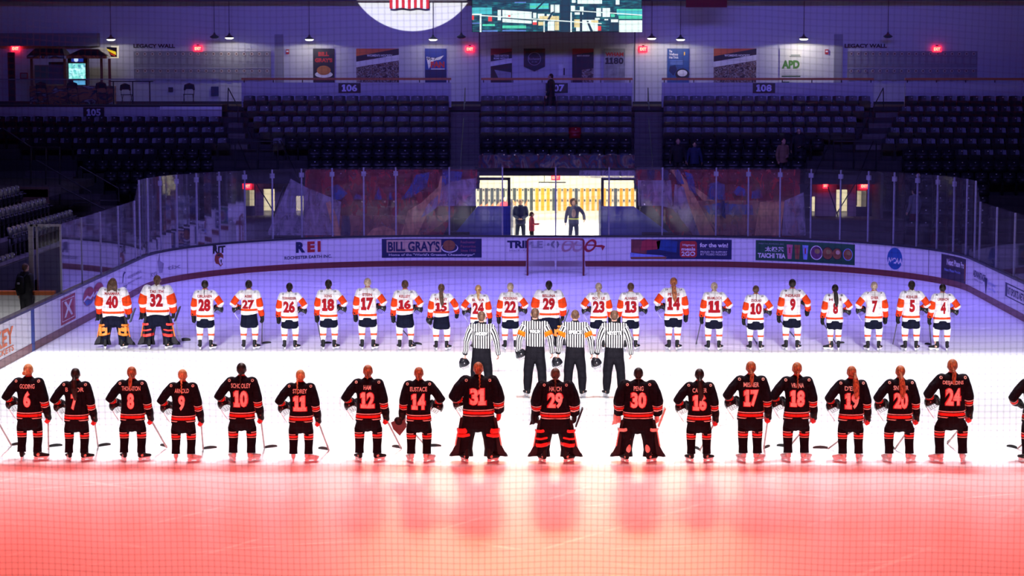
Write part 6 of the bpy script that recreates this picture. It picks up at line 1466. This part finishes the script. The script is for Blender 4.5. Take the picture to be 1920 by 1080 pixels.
# white team ------------------------------------------------------
Wt = 'w'
P_(Wt, '40', 'McNAMARA', 214, 655, 521, 'loose', 'brown', None, None, goalie='orange')
P_(Wt, '32', 'TAS  TH', 297, 655, 516, 'low', 'brown', None, (338, 640), goalie='mix', bd=(1, .3), shaft=m_white)
P_(Wt, '28', 'CERLANEN', 386, 656, 525, 'thin', 'dark', 'R', None)
P_(Wt, '27', 'ASBE', 468, 656, 525, 'bun', 'dark', 'L', (491, 645), lean=True, bd=(1, .6))
P_(Wt, '26', 'TORWEDER', 544, 656, 530, 'low', 'dark', 'R', None)
P_(Wt, '18', 'SONG', 617, 656, 524, 'low', 'dark', 'R', (603, 645), bd=(.8, .3))
P_(Wt, '17', 'STEIN', 690, 656, 521, 'thin', 'fair', 'R', None)
P_(Wt, '16', 'KELLEY', 760, 656, 525, 'bun', 'brown', 'R', (778, 645), lean=True, bd=(.6, -.8))
P_(Wt, '15', 'FA   NY', 828, 657, 532, 'long', 'brown', 'L', None, lean=True, arms=('down', 'hip2'), hloc=(-.30, .12, .78))
P_(Wt, '24', 'BL   KA', 897, 656, 534, 'pony', 'blonde', 'L', None)
P_(Wt, '22', 'PICKERING', 957, 656, 530, 'thin', 'fair', 'R', (935, 642), bd=(-.2, 1))
P_(Wt, '29', 'BELLINA', 1029, 656, 526, 'low', 'dark', None, None, goalie='orange')
P_(Wt, '23', 'BO   LE', 1122, 656, 530, 'pony', 'fair', 'L', None)
P_(Wt, '13', 'ALVAREZ', 1182, 656, 530, 'bun', 'brown', 'R', (1190, 640), bd=(.5, .8))
P_(Wt, '14', 'PETERS', 1262, 657, 520, 'long', 'auburn', 'L', None, legs=.10)
P_(Wt, '11', 'BRAMLOCH', 1338, 657, 529, 'low', 'fair', 'R', (1305, 646), bd=(.3, 1))
P_(Wt, '10', 'ZIOLAS', 1416, 657, 535, 'thin', 'brown', 'R', (1420, 646), bd=(.1, 1))
P_(Wt, '9', 'INDRASSI', 1484, 657, 523, 'thin', 'dark', 'R', (1501, 645), arms=('down', 'hip2'), bd=(0, 1), hloc=(.30, .08, 1.12))
P_(Wt, '8', 'H     S', 1564, 657, 533, 'long', 'dark', 'R', (1568, 645), legs=.10, bd=(.8, .4), yaw=(1.2, -.1))
P_(Wt, '7', 'DYER', 1637, 658, 528, 'thin', 'fair', 'L', None)
P_(Wt, '5', 'KEHLER', 1707, 658, 526, 'low', 'dark', 'R', (1674, 646), bd=(.3, 1))
P_(Wt, '4', 'URBACH', 1765, 658, 532, 'thin', 'dark', 'R', (1746, 648), bd=(-.3, .9), yaw=(1.1, -.3))
# officials -------------------------------------------------------
def official(nm, px, fy, ty, band, which, hair_c, tilt=0, hx=-.35, hz=.80):
    x, y, s_ = place(px, fy, ty)
    if tilt: s_ *= 1.03
    r = thing('person', 'person, official in black-and-white striped shirt, '+which, 'person', (x, y, 0), 0, 'officials in striped shirts at centre ice', s_)
    arms = ('ref', 'ref'); link('body', body_mesh('ref', arms, 0, mat('pink_lit_skin', (.60, .32, .24), .5), True, .07, .13, tilt), r)
    jm, bv = shirt_mesh(11, arms, 'ref'); ck = ('jr', id(jm))
    if ck not in CACHE: c = jm.copy(); c.name = 'shirt'; c.materials[0] = M_ref; CACHE[ck] = c
    j = link('shirt', CACHE[ck], r)
    w_ = .042*len(nm)+.03; n = 8
    vs = [(-w_/2+w_*i/n, q) for q in (-.045, .045) for i in range(n+1)]; fs = [(i, i+1, n+2+i, n+1+i) for i in range(n)]
    def f(a, b):
        hit = bv.ray_cast(V3(a, -2, 1.30+b), V3(0, 1, 0)); return (a, (hit[0].y if hit[0] is not None else -.1)-.005, 1.30+b)
    link('name_panel', flat_mesh('name_panel', vs, fs, m_black, f), j); on_back(bv, 'name_lettering', nm, 0, 1.30, .072, m_nametxt, j, w_-.03, .045, eps=.010)
    for s in (-1, 1):
        P = arm_pts('ref', s)
        if band: c = P[0]*.42+P[1]*.58; d = (P[1]-P[0]).normalized(); mb = MB(); mb.tube([c-d*.045, c+d*.045], [.088, .085], m_orangeband, 14, (0, 1, 0), False); mb.build('armband', j, True)
        d = (P[2]-P[1]).normalized(); mb = MB(); mb.tube([P[2]-d*.01, P[2]+d*.03], [.054, .048], m_black, 12, (0, 1, 0), False); mb.build('cuff', j, True)
    mb = MB(); mb.tube([(0, 0, 1.475), (0, 0, 1.52)], [(.070, .068), (.062, .06)], m_black, 14, (1, 0, 0), False); mb.build('collar', j, True)
    ck = ('refpants',)
    if ck not in CACHE: CACHE[ck] = recolor(pants_mesh('ref', .13), m_pantsb)
    link('trousers', CACHE[ck], r); skates(r, .13, m_black, (.4, -.4))
    mk = ('refhair', tilt)
    if mk not in CACHE: mb = MB(); mb.ell((0, -.005+.06*tilt, 1.642-.02*tilt), (.081, .094, .098), HAIR['brown'], 16, 10); mb.ell((0, -.04+.06*tilt, 1.60-.02*tilt), (.066, .055, .06), HAIR['brown'], 12, 8); CACHE[mk] = fuse(mb, 'hair', .01, 1, HAIR['brown'])
    link('hair', recolor(CACHE[mk], HAIR[hair_c]), r)
    helmet('black helmet hanging from the left hand of the official %s' % which.split(', ')[0], W2((x, y, 0), s_, (hx, .08, hz-.13)), .2, -.4, s_, True, None, 'helmets held by the officials')
official('ANDREW', 903, 745, 583, False, 'first from left, without armbands', 'brown')
official('WALSH', 1003, 745, 577, True, 'second from left with orange armbands', 'brown', hx=-.27, hz=.96)
official('SPEICE', 1078, 745, 584, True, 'third from left with orange armbands, head bowed', 'brown', tilt=1)
official('NEYETTE', 1151, 745, 581, False, 'last on the right, without armbands', 'brown')
# bystanders ------------------------------------------------------
def civilian(label, px, base, Y, H, top, legc, hairc, hstyle='low', arms=('down', 'down'), rz=0, skin=None, x=None, z0=0, extra=None):
    X0 = at(px, 300, Y)[0] if x is None else x
    s_ = H/1.77; r = thing('person', label, 'person', (X0, Y, z0), rz, None, s_)
    link('body', body_mesh('civ', arms, 0, skin or m_skin, False, 0, .11), r)
    jm, bv = shirt_mesh(21, arms, 'civ'); c = recolor(jm, top); c.name = 'jacket'; j = link('jacket', c, r)
    link('trousers', recolor(pants_mesh('long', .115), legc), r)
    ck = ('shoes',)
    if ck not in CACHE:
        mb = MB()
        for s in (-1, 1): mb.tube([(s*.13, -.04, .06), (s*.14, .05, .05), (s*.145, .15, .04)], [(.045, .055), (.045, .045), (.04, .035)], m_black, 10, (1, 0, 0)); 
        CACHE[ck] = mb.mesh('shoes')
    link('shoes', CACHE[ck], r)
    if hstyle == 'short':
        mk = ('refhair', 0); link('hair', recolor(CACHE[mk], HAIR[hairc]), r)
    elif hstyle: hair(r, hstyle, hairc, .01)
    if extra: extra(r, j)
    return r
m_jk = mat('black_jacket', (.015, .015, .02), .8); m_jn = mat('navy_jacket', (.02, .03, .10), .7); m_jr = mat('crimson_coat', (.5, .03, .07), .7); m_jg = mat('pale_grey_coat', (.45, .42, .42), .8); m_jt = mat('tan_coat', (.28, .15, .10), .8); m_jeans = mat('dark_jeans', (.02, .03, .07), .8)
# photographer with backpack by the penalty box
def backpack(r, j):
    mb = MB(); mb.tube([(0, -.2, 1.0), (0, -.23, 1.15), (0, -.2, 1.36)], [(.14, .07), (.15, .09), (.12, .06)], m_black, 14, (1, 0, 0)); bp = mb.build('backpack', r, True)
    for s in (-1, 1): mb = MB(); mb.tube([(s*.1, -.18, 1.38), (s*.12, -.03, 1.50), (s*.12, .12, 1.36)], [.02]*3, m_black, 6, (1, 0, 0), False); mb.build('strap', bp)
    mb = MB(); mb.b2(.0, .07, -.33, -.30, 1.2, 1.25, c_gry); mb.build('patch', bp)
civilian('person in dark jacket with black backpack standing behind the left boards', 42, 0, 55.3, 1.74, m_jk, m_jk, 'brown', 'short', ('down', 'fold'), -.5, x=-13.85, z0=.2, extra=backpack)
# tunnel group
civilian('person in navy jacket with hands clasped, left in the bright tunnel', 976, 0, 84, 1.88, m_jn, m_jeans, 'brown', 'short', ('fold', 'fold'), PI)
civilian('person with big curly hair and open dark jacket, right in the bright tunnel', 1076, 0, 84, 1.86, m_jn, m_jeans, 'brown', 'curly', ('hip2', 'down'), PI,
         extra=lambda r, j: (link('shirt_front', (lambda mb: (mb.ell((0, .075, 1.20), (.10, .085, .22), mat('tan_shirt', (.42, .26, .20), .8), 12, 8), mb.mesh('shirt_front', True))[1])(MB()), j), link('belt', (lambda mb: (mb.tube([(0, 0, .99), (0, 0, 1.04)], [(.20, .145)]*2, mat('hi_vis_belt', (.7, .8, .1), .6), 16, (1, 0, 0), False), mb.mesh('belt'))[1])(MB()), r)))
civilian('small child in crimson coat and knit cap in the bright tunnel', 997, 0, 83.2, 1.42, m_jr, m_jk, 'brown', 'low', ('front', 'reach'), -1.4)
civilian('person in pale coat standing behind the navy-jacketed person in the tunnel', 961, 0, 86, 1.70, m_jg, m_jg, 'blonde', 'low', ('down', 'down'), PI-.3)
civilian('child in red top near the left tunnel wall', 947, 0, 92, 1.45, m_jr, m_jk, 'fair', 'low', ('fold', 'fold'), PI)
# people in the stands
civilian('person in dark clothes walking along the top of section 107', 1033, 0, 85.9, 1.78, m_jk, m_jk, 'dark', 'short', ('down', 'fold'), 1.2, z0=5.0)
civilian('person in dark coat standing low in section 108 beside the aisle', 1271, 0, rowY(6), 1.74, m_jk, m_jk, 'brown', 'short', ('down', 'down'), PI, z0=rowZ(6))
civilian('person with blue hood standing low in section 108', 1302, 0, rowY(6), 1.62, mat('dark_blue_coat', (.02, .03, .09), .8), m_jk, 'dark', 'low', ('down', 'down'), PI, z0=rowZ(6))
civilian('person in long tan coat standing at the right end of section 108', 1468, 0, rowY(6), 1.75, m_jt, m_jk, 'dark', 'short', ('fold', 'down'), PI+.6, z0=rowZ(6))
civilian('person in black coat beside the tan-coated person in section 108', 1497, 0, rowY(5), 1.7, m_jk, m_jk, 'dark', 'short', ('fold', 'down'), PI, z0=rowZ(5))
civilian('person in pale sweater and maroon trousers behind the right corner glass', 1716, 0, 78.0, 1.75, mat('pale_sweater', (.16, .16, .2), .8), mat('maroon_trousers', (.10, .02, .04), .8), 'dark', 'low', ('down', 'down'), .7, z0=.9)
civilian('person in dark jacket in the right corner seats behind the pale-sweatered person', 1722, 0, 79.5, 1.75, m_jk, m_jk, 'dark', 'short', ('fold', 'fold'), PI, z0=1.4)
